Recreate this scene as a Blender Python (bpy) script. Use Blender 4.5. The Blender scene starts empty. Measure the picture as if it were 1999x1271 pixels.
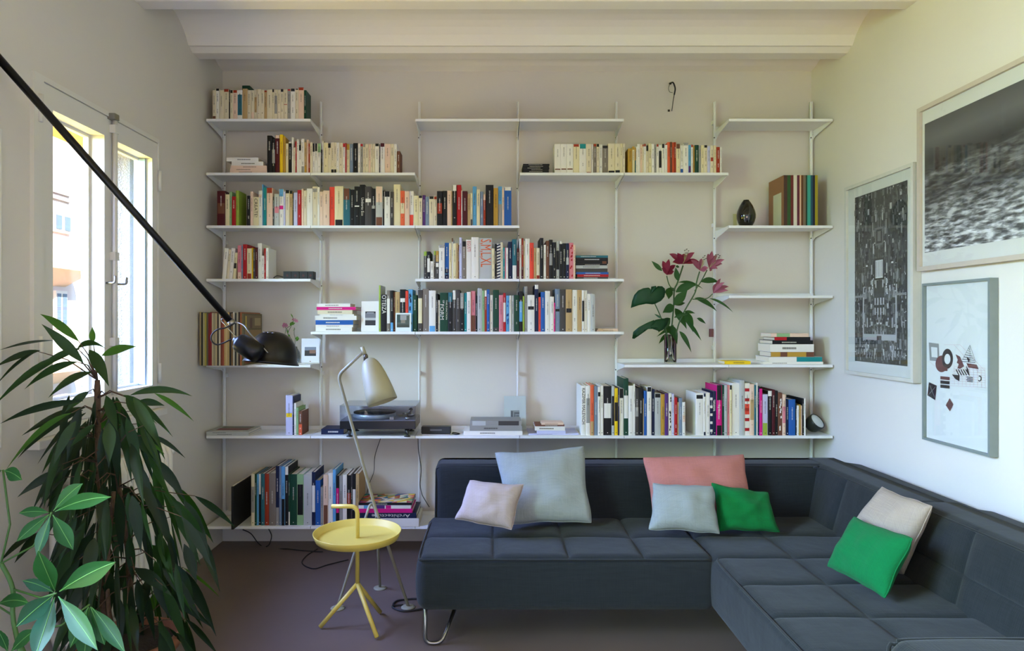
import bpy, bmesh, math, random
from math import sin, cos, pi, radians, sqrt
from mathutils import Vector, Matrix, Quaternion, noise

SC = bpy.context.scene
COL = SC.collection
# ------------------------------------------------------------------ camera
# world: x to the right, y into the room (back wall at y=0), z up, metres
F = 1306.0            # focal length in pixels of the 1999x1271 frame
CX, CY = 955.0, 630.0 # vanishing point
CAMD, CAMZ = 4.1, 1.35
cam = bpy.data.cameras.new('camera')
camo = bpy.data.objects.new('camera', cam)
COL.objects.link(camo)
camo.location = (0, -CAMD, CAMZ)
camo.rotation_euler = (pi / 2, 0, 0)
cam.sensor_width = 36.0
cam.lens = F / 1999.0 * 36.0
cam.shift_x = (999.5 - CX) / 1999.0
cam.shift_y = -(635.5 - CY) / 1999.0
cam.clip_start = 0.02
cam.clip_end = 200
SC.camera = camo
SC.view_settings.view_transform = 'Standard'
SC.view_settings.look = 'None'
SC.view_settings.gamma = 1.0
SC.view_settings.use_curve_mapping = False
SC.view_settings.exposure = 0.0

def srgb(c):
    out = []
    for v in c[:3]:
        v = v / 255.0
        out.append(v / 12.92 if v <= 0.04045 else ((v + 0.055) / 1.055) ** 2.4)
    return (*out, 1.0)

# ------------------------------------------------------------------ world: daylight sky, greenery below the horizon
W = bpy.data.worlds.new('world'); SC.world = W; W.use_nodes = True
nt = W.node_tree; nt.nodes.clear()
wo = nt.nodes.new('ShaderNodeOutputWorld'); bg = nt.nodes.new('ShaderNodeBackground')
tc = nt.nodes.new('ShaderNodeTexCoord'); sp = nt.nodes.new('ShaderNodeSeparateXYZ')
rp = nt.nodes.new('ShaderNodeValToRGB')
rp.color_ramp.elements[0].position = 0.45; rp.color_ramp.elements[0].color = (0.48, 0.63, 0.50, 1)
rp.color_ramp.elements[1].position = 0.56; rp.color_ramp.elements[1].color = (0.87, 1.36, 2.55, 1)
mp = nt.nodes.new('ShaderNodeMapRange'); mp.inputs['From Min'].default_value = -1; mp.inputs['From Max'].default_value = 1
nt.links.new(tc.outputs['Generated'], sp.inputs[0]); nt.links.new(sp.outputs['Z'], mp.inputs['Value'])
nt.links.new(mp.outputs[0], rp.inputs[0]); nt.links.new(rp.outputs[0], bg.inputs['Color'])
bg.inputs['Strength'].default_value = 1.1
nt.links.new(bg.outputs[0], wo.inputs[0])

# ------------------------------------------------------------------ sun on the houses across the street + daylight at the casement, added fill at the rear
def sun(name, direction, strength, color, angle=0.01):
    l = bpy.data.lights.new(name, 'SUN'); l.energy = strength; l.color = color; l.angle = angle
    o = bpy.data.objects.new(name, l); COL.objects.link(o)
    o.rotation_euler = Vector(direction).to_track_quat('-Z', 'Y').to_euler()
    return o
def area(name, loc, direction, sx, sy, power, color, spread=180):
    l = bpy.data.lights.new(name, 'AREA'); l.shape = 'RECTANGLE'; l.size = sx; l.size_y = sy; l.energy = power; l.color = color; l.spread = math.radians(spread)
    o = bpy.data.objects.new(name, l); COL.objects.link(o); o.location = loc
    o.rotation_euler = Vector(direction).to_track_quat('-Z', 'Y').to_euler()
    return o
sun('sun', (-0.75, 0.25, -0.62), 19.0, (1.0, 0.95, 0.88))
# unseen warm fill lamp, added outside the rear wall opening and tilted up
area('rear_fill', (0.3, -6.3, 0.8), (0.30, 1, 0.40), 1.6, 0.9, 18, (1.0, 0.72, 0.62), 110)
# the visible casement window: open sky above the street, trees beside it, sunlit ochre walls below
area('daylight_casement_sky', (-4.2, -2.6, 3.7), (1, 0.35, -0.55), 5.2, 3.6, 5600, (0.29, 0.41, 1.0))
area('daylight_casement_trees', (-4.2, -4.2, 2.6), (1, 0.70, -0.35), 3.0, 2.4, 590, (0.60, 1.0, 0.10))
area('daylight_casement_street', (-4.2, -2.6, -0.7), (1, 0.25, 0.55), 5.2, 3.2, 800, (1.0, 0.74, 0.10))

def P(px, py, d):
    return Vector(((px - CX) / F * d, d - CAMD, CAMZ - (py - CY) / F * d))
def XX(px, d): return (px - CX) / F * d
def ZZ(py, d): return CAMZ - (py - CY) / F * d

# ------------------------------------------------------------------ tagging
def tag(o, label, cat, group=None):
    o['label'] = label; o['category'] = cat
    if group: o['group'] = group
    return o
def empty(name, loc, label=None, cat=None, group=None):
    o = bpy.data.objects.new(name, None); COL.objects.link(o); o.location = loc
    o.empty_display_size = 0.05
    if label: tag(o, label, cat, group)
    return o

# ------------------------------------------------------------------ materials
MATS = {}
def mat(name, col, rough=0.6, metal=0.0, bump=0.0, bscale=200, var=0.0, vscale=8, coat=0.0, trans=0.0, spec=0.5, sheen=0.0, emit=None, estr=0, lin=False):
    key = name
    if key in MATS: return MATS[key]
    m = bpy.data.materials.new(name); m.use_nodes = True
    n = m.node_tree; b = n.nodes['Principled BSDF']
    c = col if lin else srgb(col)
    b.inputs['Base Color'].default_value = c
    b.inputs['Roughness'].default_value = rough
    b.inputs['Metallic'].default_value = metal
    b.inputs['Specular IOR Level'].default_value = spec
    if coat: b.inputs['Coat Weight'].default_value = coat
    if trans: b.inputs['Transmission Weight'].default_value = trans
    if sheen: b.inputs['Sheen Weight'].default_value = sheen
    if emit: b.inputs['Emission Color'].default_value = srgb(emit); b.inputs['Emission Strength'].default_value = estr
    if bump or var:
        t = n.nodes.new('ShaderNodeTexCoord')
    if var:
        ns = n.nodes.new('ShaderNodeTexNoise'); ns.inputs['Scale'].default_value = vscale; ns.inputs['Detail'].default_value = 4
        n.links.new(t.outputs['Object'], ns.inputs['Vector'])
        mx = n.nodes.new('ShaderNodeMix'); mx.data_type = 'RGBA'; mx.blend_type = 'MULTIPLY'
        rr = n.nodes.new('ShaderNodeMapRange'); rr.inputs['From Min'].default_value = 0.3; rr.inputs['From Max'].default_value = 0.7
        rr.inputs['To Min'].default_value = 1 - var; rr.inputs['To Max'].default_value = 1.0
        n.links.new(ns.outputs['Fac'], rr.inputs['Value'])
        cb = n.nodes.new('ShaderNodeCombineColor')
        for k in range(3): n.links.new(rr.outputs[0], cb.inputs[k])
        mx.inputs[0].default_value = 1.0; mx.inputs[6].default_value = c
        n.links.new(cb.outputs[0], mx.inputs[7]); n.links.new(mx.outputs[2], b.inputs['Base Color'])
    if bump:
        nb = n.nodes.new('ShaderNodeTexNoise'); nb.inputs['Scale'].default_value = bscale; nb.inputs['Detail'].default_value = 3
        n.links.new(t.outputs['Object'], nb.inputs['Vector'])
        bp = n.nodes.new('ShaderNodeBump'); bp.inputs['Strength'].default_value = bump; bp.inputs['Distance'].default_value = 0.01
        n.links.new(nb.outputs['Fac'], bp.inputs['Height']); n.links.new(bp.outputs[0], b.inputs['Normal'])
    MATS[key] = m
    return m

def glass_mat(name, tint=(1, 1, 1), refl=0.08, rough=0.02):
    if name in MATS: return MATS[name]
    m = bpy.data.materials.new(name); m.use_nodes = True; n = m.node_tree; n.nodes.clear()
    o = n.nodes.new('ShaderNodeOutputMaterial'); t = n.nodes.new('ShaderNodeBsdfTransparent'); g = n.nodes.new('ShaderNodeBsdfGlossy')
    f = n.nodes.new('ShaderNodeLayerWeight'); f.inputs['Blend'].default_value = 0.5
    x = n.nodes.new('ShaderNodeMixShader'); t.inputs[0].default_value = (*tint, 1); g.inputs['Roughness'].default_value = rough
    pw = n.nodes.new('ShaderNodeMath'); pw.operation = 'POWER'; pw.inputs[1].default_value = 4.0
    ad = n.nodes.new('ShaderNodeMath'); ad.operation = 'MULTIPLY_ADD'; ad.inputs[1].default_value = 0.4; ad.inputs[2].default_value = refl
    n.links.new(f.outputs['Facing'], pw.inputs[0]); n.links.new(pw.outputs[0], ad.inputs[0]); n.links.new(ad.outputs[0], x.inputs[0])
    n.links.new(t.outputs[0], x.inputs[1]); n.links.new(g.outputs[0], x.inputs[2]); n.links.new(x.outputs[0], o.inputs[0])
    MATS[name] = m
    return m

def fabric_mat(name, col, scale=900, bump=0.25, var=0.18, sheen=0.15):
    if name in MATS: return MATS[name]
    m = bpy.data.materials.new(name); m.use_nodes = True; n = m.node_tree; b = n.nodes['Principled BSDF']
    b.inputs['Roughness'].default_value = 0.92; b.inputs['Specular IOR Level'].default_value = 0.15
    b.inputs['Sheen Weight'].default_value = sheen; b.inputs['Sheen Roughness'].default_value = 0.6
    t = n.nodes.new('ShaderNodeTexCoord')
    wv = []
    for k, sc in enumerate(((scale, 12, 12), (12, scale, 12), (12, 12, scale))):
        mpn = n.nodes.new('ShaderNodeMapping'); mpn.inputs['Scale'].default_value = sc
        ns = n.nodes.new('ShaderNodeTexNoise'); ns.inputs['Scale'].default_value = 1.0; ns.inputs['Detail'].default_value = 1
        n.links.new(t.outputs['Object'], mpn.inputs[0]); n.links.new(mpn.outputs[0], ns.inputs['Vector']); wv.append(ns)
    a = n.nodes.new('ShaderNodeMath'); a.operation = 'ADD'; n.links.new(wv[0].outputs['Fac'], a.inputs[0]); n.links.new(wv[1].outputs['Fac'], a.inputs[1])
    a2 = n.nodes.new('ShaderNodeMath'); a2.operation = 'ADD'; n.links.new(a.outputs[0], a2.inputs[0]); n.links.new(wv[2].outputs['Fac'], a2.inputs[1])
    rr = n.nodes.new('ShaderNodeMapRange'); rr.inputs['From Min'].default_value = 1.1; rr.inputs['From Max'].default_value = 1.9
    rr.inputs['To Min'].default_value = 1 - var; rr.inputs['To Max'].default_value = 1 + var
    n.links.new(a2.outputs[0], rr.inputs['Value'])
    mx = n.nodes.new('ShaderNodeMix'); mx.data_type = 'RGBA'; mx.blend_type = 'MULTIPLY'; mx.inputs[0].default_value = 1
    mx.inputs[6].default_value = srgb(col); cb = n.nodes.new('ShaderNodeCombineColor')
    for k in range(3): n.links.new(rr.outputs[0], cb.inputs[k])
    n.links.new(cb.outputs[0], mx.inputs[7]); n.links.new(mx.outputs[2], b.inputs['Base Color'])
    big = n.nodes.new('ShaderNodeTexNoise'); big.inputs['Scale'].default_value = 9; big.inputs['Detail'].default_value = 2
    n.links.new(t.outputs['Object'], big.inputs['Vector'])
    b0 = n.nodes.new('ShaderNodeBump'); b0.inputs['Strength'].default_value = 0.25; b0.inputs['Distance'].default_value = 0.02
    n.links.new(big.outputs['Fac'], b0.inputs['Height'])
    bp = n.nodes.new('ShaderNodeBump'); bp.inputs['Strength'].default_value = bump; bp.inputs['Distance'].default_value = 0.002
    n.links.new(a2.outputs[0], bp.inputs['Height']); n.links.new(b0.outputs[0], bp.inputs['Normal']); n.links.new(bp.outputs[0], b.inputs['Normal'])
    MATS[name] = m
    return m

# ------------------------------------------------------------------ mesh builder
class MB:
    def __init__(s): s.v = []; s.f = []; s.m = []; s.mats = []; s.sm = []
    def mi(s, m):
        if m not in s.mats: s.mats.append(m)
        return s.mats.index(m)
    def add(s, vs, fs, m, smooth=False, M=None):
        b = len(s.v); k = s.mi(m)
        s.v += [tuple(M @ Vector(v)) if M else tuple(v) for v in vs]
        for f in fs: s.f.append([i + b for i in f]); s.m.append(k); s.sm.append(smooth)
        return s
    def box(s, x0, x1, y0, y1, z0, z1, m, M=None):
        v = [(x0, y0, z0), (x1, y0, z0), (x1, y1, z0), (x0, y1, z0), (x0, y0, z1), (x1, y0, z1), (x1, y1, z1), (x0, y1, z1)]
        f = [(0, 3, 2, 1), (4, 5, 6, 7), (0, 1, 5, 4), (1, 2, 6, 5), (2, 3, 7, 6), (3, 0, 4, 7)]
        return s.add(v, f, m, False, M)
    def prism(s, poly, a0, a1, axis, m, M=None):
        """poly: 2d points; extruded along axis 'x' (pts are y,z), 'y' (x,z), 'z' (x,y)"""
        def mk(p, a): return {'x': (a, p[0], p[1]), 'y': (p[0], a, p[1]), 'z': (p[0], p[1], a)}[axis]
        n = len(poly); v = [mk(p, a0) for p in poly] + [mk(p, a1) for p in poly]
        f = [tuple(range(n - 1, -1, -1)), tuple(range(n, 2 * n))] + [(i, (i + 1) % n, (i + 1) % n + n, i + n) for i in range(n)]
        return s.add(v, f, m, False, M)
    def tube(s, pts, r, m, seg=10, caps=True, M=None):
        pts = [Vector(p) for p in pts]; n = len(pts)
        rs = r if isinstance(r, (list, tuple)) else [r] * n
        tan = []
        for i in range(n):
            a = pts[max(i - 1, 0)]; b = pts[min(i + 1, n - 1)]; t = (b - a)
            tan.append(t.normalized() if t.length > 1e-9 else Vector((0, 0, 1)))
        up = Vector((0, 0, 1)) if abs(tan[0].z) < 0.9 else Vector((1, 0, 0))
        nrm = tan[0].cross(up).normalized(); v = []; 
        for i in range(n):
            nrm = (nrm - tan[i] * nrm.dot(tan[i]))
            nrm = nrm.normalized() if nrm.length > 1e-6 else tan[i].orthogonal().normalized()
            bi = tan[i].cross(nrm)
            for k in range(seg):
                a = 2 * pi * k / seg
                v.append(pts[i] + (nrm * cos(a) + bi * sin(a)) * rs[i])
        f = []
        for i in range(n - 1):
            for k in range(seg):
                k2 = (k + 1) % seg
                f.append((i * seg + k, i * seg + k2, (i + 1) * seg + k2, (i + 1) * seg + k))
        if caps:
            f.append(tuple(range(seg - 1, -1, -1))); f.append(tuple(range((n - 1) * seg, n * seg)))
        return s.add(v, f, m, True, M)
    def lathe(s, prof, m, seg=32, M=None, closed=False):
        """prof: list of (r,z) around z axis"""
        n = len(prof); v = []
        for r, z in prof:
            for k in range(seg):
                a = 2 * pi * k / seg; v.append((r * cos(a), r * sin(a), z))
        f = []
        for i in range(n - 1):
            for k in range(seg):
                k2 = (k + 1) % seg
                f.append((i * seg + k, i * seg + k2, (i + 1) * seg + k2, (i + 1) * seg + k))
        if closed:
            for k in range(seg):
                k2 = (k + 1) % seg
                f.append(((n - 1) * seg + k, (n - 1) * seg + k2, k2, k))
        return s.add(v, f, m, True, M)
    def build(s, name, parent=None, origin=None, bevel=0, fixn=False):
        me = bpy.data.meshes.new(name)
        o_ = Vector(origin) if origin is not None else None
        vs = [tuple(Vector(v) - o_) for v in s.v] if o_ is not None else s.v
        me.from_pydata(vs, [], s.f)
        for m in s.mats: me.materials.append(m)
        me.polygons.foreach_set('material_index', s.m); me.polygons.foreach_set('use_smooth', s.sm)
        if fixn:
            bm = bmesh.new(); bm.from_mesh(me); bmesh.ops.remove_doubles(bm, verts=bm.verts, dist=1e-6)
            bmesh.ops.recalc_face_normals(bm, faces=bm.faces); bm.to_mesh(me); bm.free()
        me.update()
        o = bpy.data.objects.new(name, me); COL.objects.link(o)
        if parent is not None: o.parent = parent
        if o_ is not None: o.location = o_
        if bevel:
            md = o.modifiers.new('b', 'BEVEL'); md.width = bevel; md.segments = 2; md.limit_method = 'ANGLE'
        return o

def smooth_path(pts, n=8):
    """Catmull-Rom through points"""
    P_ = [Vector(p) for p in pts]; out = []
    for i in range(len(P_) - 1):
        a = P_[max(i - 1, 0)]; b = P_[i]; c = P_[i + 1]; d = P_[min(i + 2, len(P_) - 1)]
        for k in range(n):
            t = k / n
            out.append(0.5 * ((2 * b) + (c - a) * t + (2 * a - 5 * b + 4 * c - d) * t * t + (3 * b - 3 * c + d - a) * t ** 3))
    out.append(P_[-1]); return out

def round_corner(pts, r, n=6):
    P_ = [Vector(p) for p in pts]; out = [P_[0]]
    for i in range(1, len(P_) - 1):
        a, b, c = P_[i - 1], P_[i], P_[i + 1]
        u = (a - b).normalized(); w = (c - b).normalized(); rr = min(r, (a - b).length * .45, (c - b).length * .45)
        p0 = b + u * rr; p1 = b + w * rr
        for k in range(n + 1):
            t = k / n; out.append((1 - t) ** 2 * p0 + 2 * t * (1 - t) * b + t * t * p1)
    out.append(P_[-1]); return out

def text_mesh(s, size, mat_, depth=0.0004, xscale=1.0):
    cu = bpy.data.curves.new('lettering', 'FONT'); cu.body = s; cu.size = size; cu.extrude = depth
    cu.align_x = 'CENTER'; cu.align_y = 'CENTER'; cu.resolution_u = 2
    o = bpy.data.objects.new('lettering', cu)
    me = bpy.data.meshes.new_from_object(o); bpy.data.objects.remove(o); 
    for v in me.vertices: v.co.x *= xscale
    me.materials.clear(); me.materials.append(mat_)
    return me
def add_text(s, size, mat_, loc, ex, ey, parent, xscale=1.0, fit=None, name='lettering'):
    """ex: direction letters advance, ey: letters' up. fit: total length to fit"""
    me = text_mesh(s, size, mat_)
    if fit:
        xs = [v.co.x for v in me.vertices]; w = max(xs) - min(xs)
        for v in me.vertices: v.co.x *= fit / w
    ex = Vector(ex).normalized(); ey = Vector(ey).normalized(); ez = ex.cross(ey)
    M = Matrix((ex, ey, ez)).transposed().to_4x4(); M.translation = Vector(loc)
    me.transform(M)
    o = bpy.data.objects.new(name, me); COL.objects.link(o)
    if parent is not None: o.parent = parent
    return o

# ================================================================== THE ROOM
XL, XR = -1.648, 1.99
def Y(d): return d - CAMD
m_wall = mat('wall_paint', (211, 204, 193), 0.75, bump=0.08, bscale=30, var=0.03, vscale=1.5)
m_ceil = mat('ceiling_paint', (228, 221, 210), 0.8, bump=0.08, bscale=25)
m_white = mat('white_enamel', (222, 222, 220), 0.35)
m_winwood = mat('window_paint', (214, 210, 200), 0.5)
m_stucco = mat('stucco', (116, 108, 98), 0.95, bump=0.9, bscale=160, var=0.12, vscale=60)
def struct(mb, name, parent=None, **k):
    o = mb.build(name, parent, **k)
    if parent is None: o['kind'] = 'structure'
    return o

m_floor = mat('poured_floor', (104, 88, 80), 0.40, bump=0.05, bscale=12, var=0.14, vscale=2.2)
struct(MB().box(XL - .33, XR + .2, Y(-2.1), 0.2, -0.1, 0, m_floor), 'floor')
struct(MB().box(XL - .33, XR + .2, .035, 0.2, 0, 3.2, m_wall), 'wall_back')
# right wall leans back a touch, as the photo's corner does
struct(MB().box(XR, XR + .2, Y(-2.1), 0.035, 0, 3.2, m_wall), 'wall_right')
# left wall with two window openings
def wall_with_holes(x0, x1, d0, d1, z0, z1, holes, m):
    mb = MB(); ds = sorted({d0, d1, *[h[0] for h in holes], *[h[1] for h in holes]})
    for a, b in zip(ds, ds[1:]):
        hs = sorted([h for h in holes if h[0] <= a and h[1] >= b], key=lambda h: h[2])
        z = z0
        for h in hs:
            mb.box(x0, x1, Y(a), Y(b), z, h[2], m); z = h[3]
        mb.box(x0, x1, Y(a), Y(b), z, z1, m)
    return mb
struct(wall_with_holes(XL - .33, XL, -2.1, 4.135, 0, 3.2, [(2.40, 3.311, .93, 2.255), (-.85, 1.25, .25, 2.55)], m_wall), 'wall_left')
rb = MB()
rb.box(XL - .33, XL, Y(-2.1), Y(-1.9), 0, .2, m_wall)
struct(MB().box(XL, -.65, Y(-2.1), Y(-1.9), 0, 3.2, m_wall).box(1.25, XR, Y(-2.1), Y(-1.9), 0, 3.2, m_wall).box(-.65, 1.25, Y(-2.1), Y(-1.9), 2.6, 3.2, m_wall), 'wall_rear')

# vaulted ceiling: shallow brick vaults between beams that run parallel to the bookshelf wall
prof = [(4.15, 2.90)]
for t in range(1, 9):
    a = t / 8; prof.append((4.10 - .20 * a, 2.905 + .052 * sin(a * pi / 2)))
prof += [(3.815, 2.95), (3.80, 2.847), (3.715, 2.847)]
b = 3.71
while b > -2.0:
    n0 = b - .005; n1 = b - .50
    prof.append((b - .03, 2.868))
    for t in range(0, 13):
        a = t / 12; prof.append((b - .045 - .435 * a, 2.868 + .118 * (sin(a * pi) ** 0.72)))
    prof.append((b - .495, 2.868)); prof.append((b - .515, 2.847)); prof.append((b - .595, 2.847))
    b -= .60
prof = [(Y(d), z) for d, z in prof if d > -2.1]
poly = prof + [(prof[-1][0], 3.2), (prof[0][0], 3.2)]
cm = MB().prism(poly, XL - .02, XR + .02, 'x', m_ceil)
struct(cm, 'ceiling', fixn=True)

# ---- casement window in the left wall
win = empty('window_1', (XL, Y(2.85), 0)); win['kind'] = 'structure'
def child(mb, name, parent, **k):
    """mesh written in world coordinates, parented without moving"""
    p = parent; off = Vector((0, 0, 0))
    while p is not None: off += p.location; p = p.parent
    o = mb.build(name, None, origin=off, **k); o.parent = parent; o.location = (0, 0, 0)
    return o
def wpart(mb, name, parent=win, **k): return child(mb, name, parent, **k)
def frame_box(mb, x0, x1, d0, d1, z0, z1, wl, wr, wt, wb, m):
    mb.box(x0, x1, Y(d0), Y(d0 + wl), z0, z1, m); mb.box(x0, x1, Y(d1 - wr), Y(d1), z0, z1, m)
    mb.box(x0, x1, Y(d0 + wl), Y(d1 - wr), z1 - wt, z1, m); mb.box(x0, x1, Y(d0 + wl), Y(d1 - wr), z0, z0 + wb, m)
mb = MB(); frame_box(mb, -1.75, -1.632, 2.40, 3.311, .93, 2.255, .052, .010, .02, .03, m_winwood)
wpart(mb, 'window_frame')
m_glass = glass_mat('window_glass', (0.97, 0.99, 0.98), 0.05)
for (d0, d1, wl, wr) in ((2.455, 2.898, .057, .050), (2.902, 3.300, .048, .048)):
    mb = MB(); frame_box(mb, -1.72, -1.638, d0, d1, .962, 2.233, wl, wr, .085, .085, m_winwood)
    frame_box(mb, -1.722, -1.700, d0 + wl - .001, d1 - wr + .001, 1.046, 2.149, .012, .012, .012, .012, m_winwood)
    s = wpart(mb, 'sash')
    g = MB().box(-1.712, -1.708, Y(d0 + wl), Y(d1 - wr), 1.04, 2.155, m_glass)
    wpart(g, 'glass', s)
    if d0 > 2.8: wpart(MB().box(-1.707, -1.668, Y(d1 - wr - .012), Y(d1 - wr + .001), 1.05, 2.145, mat('reflection_blue', (150, 172, 196), .35)), 'reflection_strip', s)  # added blue strip imitating a reflection along the pane edge
m_steel = mat('brushed_steel', (150, 148, 142), 0.35, metal=0.9)
mb = MB().tube([(-1.622, Y(2.90), .97), (-1.622, Y(2.90), 2.235)], .010, m_winwood)
for z in (1.0, 1.25, 1.62, 2.17): mb.box(-1.64, -1.612, Y(2.885), Y(2.915), z, z + .035, m_winwood)
mb.box(-1.642, -1.606, Y(2.87), Y(2.905), 2.225, 2.25, m_steel)
wpart(mb, 'espagnolette_bolt')
for d in (2.862, 2.952):
    z = 1.52
    mb = MB().tube(round_corner([(-1.64, Y(d), z), (-1.60, Y(d), z), (-1.60, Y(d), z + .03)], .012), .005, m_steel)
    wpart(mb, 'hook')
for (d, z) in ((2.43, 2.08), (2.43, 1.2), (3.305, 2.0), (3.305, 1.05)):
    wpart(MB().tube([(-1.628, Y(d), z), (-1.628, Y(d), z + .10)], .009, m_winwood), 'hinge')
# rough stucco lining of the outer reveal and the sill
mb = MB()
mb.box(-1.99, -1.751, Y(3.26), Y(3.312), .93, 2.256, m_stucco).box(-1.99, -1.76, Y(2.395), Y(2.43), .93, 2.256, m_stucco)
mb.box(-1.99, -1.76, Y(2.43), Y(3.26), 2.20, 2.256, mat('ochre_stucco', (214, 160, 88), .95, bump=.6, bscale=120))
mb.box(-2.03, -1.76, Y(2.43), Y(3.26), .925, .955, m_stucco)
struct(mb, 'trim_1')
# inner sill
struct(MB().box(-1.648, -1.600, Y(2.38), Y(3.33), .895, .928, m_winwood), 'trim_3', bevel=.004)
# painted panelled shutter leaf folded flat on the wall nearer the viewer
sh = empty('shutter_leaf', (-1.64, Y(2.0), 0.3), 'pale painted shutter leaf folded flat on the window wall', 'shutter')
mb = MB(); frame_box(mb, -1.646, -1.634, 1.62, 2.246, .93, 2.0, .05, .012, .06, .06, m_winwood)
child(mb, 'leaf_frame', sh, bevel=.003)
child(MB().box(-1.646, -1.638, Y(1.66), Y(2.236), .98, 1.95, mat('shutter_panel', (168, 172, 170), .5)), 'panel', sh)

# ---- radiator under the window
rad = empty('radiator', (-1.57, Y(2.85), 0.0), 'white ribbed column radiator below the window', 'radiator')
m_rad = mat('radiator_enamel', (222, 216, 204), .4)
mb = MB(); d = 2.47
mb.box(-1.60, -1.53, Y(2.46), Y(3.21), .70, .74, m_rad).box(-1.60, -1.53, Y(2.46), Y(3.21), .16, .20, m_rad)
while d < 3.19:
    mb.tube([(-1.535, Y(d), .15), (-1.525, Y(d), .20), (-1.525, Y(d), .72), (-1.54, Y(d), .765), (-1.59, Y(d), .765), (-1.605, Y(d), .72), (-1.605, Y(d), .2), (-1.59, Y(d), .15)], .0165, m_rad, 8)
    d += .045
child(mb, 'ribs', rad)
child(MB().tube([(-1.57, Y(3.2), .18), (-1.57, Y(3.25), .18), (-1.57, Y(3.25), .0)], .009, m_rad), 'pipe', rad)
child(MB().tube([(-1.57, Y(3.2), .73), (-1.57, Y(3.255), .73)], .016, m_white).tube([(-1.57, Y(3.225), .73), (-1.52, Y(3.225), .73)], .014, m_white), 'valve', rad)
child(MB().box(-1.648, -1.60, Y(2.6), Y(2.63), .6, .64, m_rad).box(-1.648, -1.60, Y(3.05), Y(3.08), .6, .64, m_rad), 'wall_bracket', rad)
child(MB().tube([(-1.57, Y(2.50), .16), (-1.57, Y(2.50), .0)], .012, m_rad), 'foot', rad)

# ---- house across the street
XB = -9.0
def B(px, py):
    d = XB * F / (px - CX); return d, ZZ(py, d)
m_fac = mat('pink_render', (226, 205, 196), .9, var=.06, vscale=2)
m_peach = mat('peach_render', (228, 190, 164), .9)
m_shade = mat('window_dark', (96, 112, 130), .2)
hs = empty('house', (XB, Y(14), -6), 'sunlit pale pink house seen through the window across the street', 'house')
child(MB().box(XB - 3, XB, Y(9.0), Y(19.5), -6, 9.0, m_fac), 'wall', hs)
d0, _ = B(60, 0); d1, _ = B(163, 0)
for (ya, yb, dep) in ((513, 524, .7), (716, 727, .7)):
    # balconies: slab, soffit and parapet
    z1 = ZZ(ya, 13.6 - .6); z0 = ZZ(yb, 13.0)
    bal = child(MB().box(XB, XB + dep, Y(9.6), Y(14.35), z0, z1, m_peach), 'balcony_slab', hs)
    child(MB().prism([(XB, z0 - .30), (XB + dep * .8, z0), (XB, z0)], Y(9.7), Y(14.2), 'y', m_peach), 'balcony_soffit', hs)
for (pa, pb, ya, yb) in ((101, 134, 412, 458), (104, 126, 567, 640), (104, 126, 772, 830)):
    da, za = B(pa, ya); db, zb = B(pb, yb)
    f = child(MB().box(XB, XB + .06, Y(da), Y(db), min(za, zb), max(za, zb), mat('shutter_cream', (236, 224, 210), .7)), 'window', hs)
    w = (db - da)
    child(MB().box(XB + .06, XB + .075, Y(da + w * .08), Y(da + w * .40), min(za, zb) + .06, max(za, zb) - .06, m_shade).box(XB + .06, XB + .075, Y(db - w * .42), Y(db - w * .08), min(za, zb) + .06, max(za, zb) - .06, m_shade), 'pane', f)
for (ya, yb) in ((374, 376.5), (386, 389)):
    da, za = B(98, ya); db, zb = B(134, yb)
    child(MB().box(XB, XB + .05, Y(da), Y(db), min(za, zb), max(za, zb), mat('ledge_grey', (150, 140, 140), .8)), 'ledge', hs)  # plain grey ledge strips across the facade

# ================================================================== SHELVING
BAY = .602; BX = [-1.631 + BAY * i for i in range(7)]
SD0, SD1 = 3.853, 4.088
ROW = {'A': 232.5, 'B': 337.5, 'D': 440.5, 'E': 544.5, 'X': 577, 'G': 647.5, 'K': 712, 'H': 850.5, 'I': 1027}
ZR = {k: ZZ(v, 3.86) for k, v in ROW.items()}
m_shelf = mat('shelf_lacquer', (226, 226, 224), .4)
m_hole = mat('screw_dark', (40, 38, 36), .5)
shelfname = {'A': 'top', 'B': 'second', 'D': 'third', 'E': 'fourth', 'X': 'thin fifth', 'G': 'mid height', 'K': 'chest-low', 'H': 'long sixth', 'I': 'lowest'}
def shelf(row, bay, label):
    z = ZR[row]; x0 = BX[bay] + .0015; x1 = BX[bay + 1] - .0015
    t = empty('wall_shelf', ((x0 + x1) / 2, Y(4.09), z), label, 'shelf', 'white metal shelves on the back wall')
    y0, y1 = Y(SD0), Y(SD1)
    poly = [(y0, z), (y0, z - .015), (y0 + .002, z - .015), (y0 + .002, z - .003), (y1, z - .003), (y1, z + .022), (y1 - .002, z + .022), (y1 - .002, z)]
    child(MB().prism(poly, x0, x1, 'x', m_shelf), 'shelf_panel', t, fixn=True)
    for xa in (x0 + .001, x1 - .004):
        mb = MB().prism([(y0 + .003, z - .0035), (y0 + .003, z - .014), (y0 + .05, z - .022), (y1 - .03, z - .045), (y1, z - .06), (y1, z - .0035)], xa, xa + .003, 'x', m_shelf)
        child(mb, 'bracket', t, fixn=True)
    return t
B6 = ['window end bay', 'second bay from the window', 'third bay from the window', 'bay above the sofa middle', 'fifth bay from the window', 'bay beside the picture wall']
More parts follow.
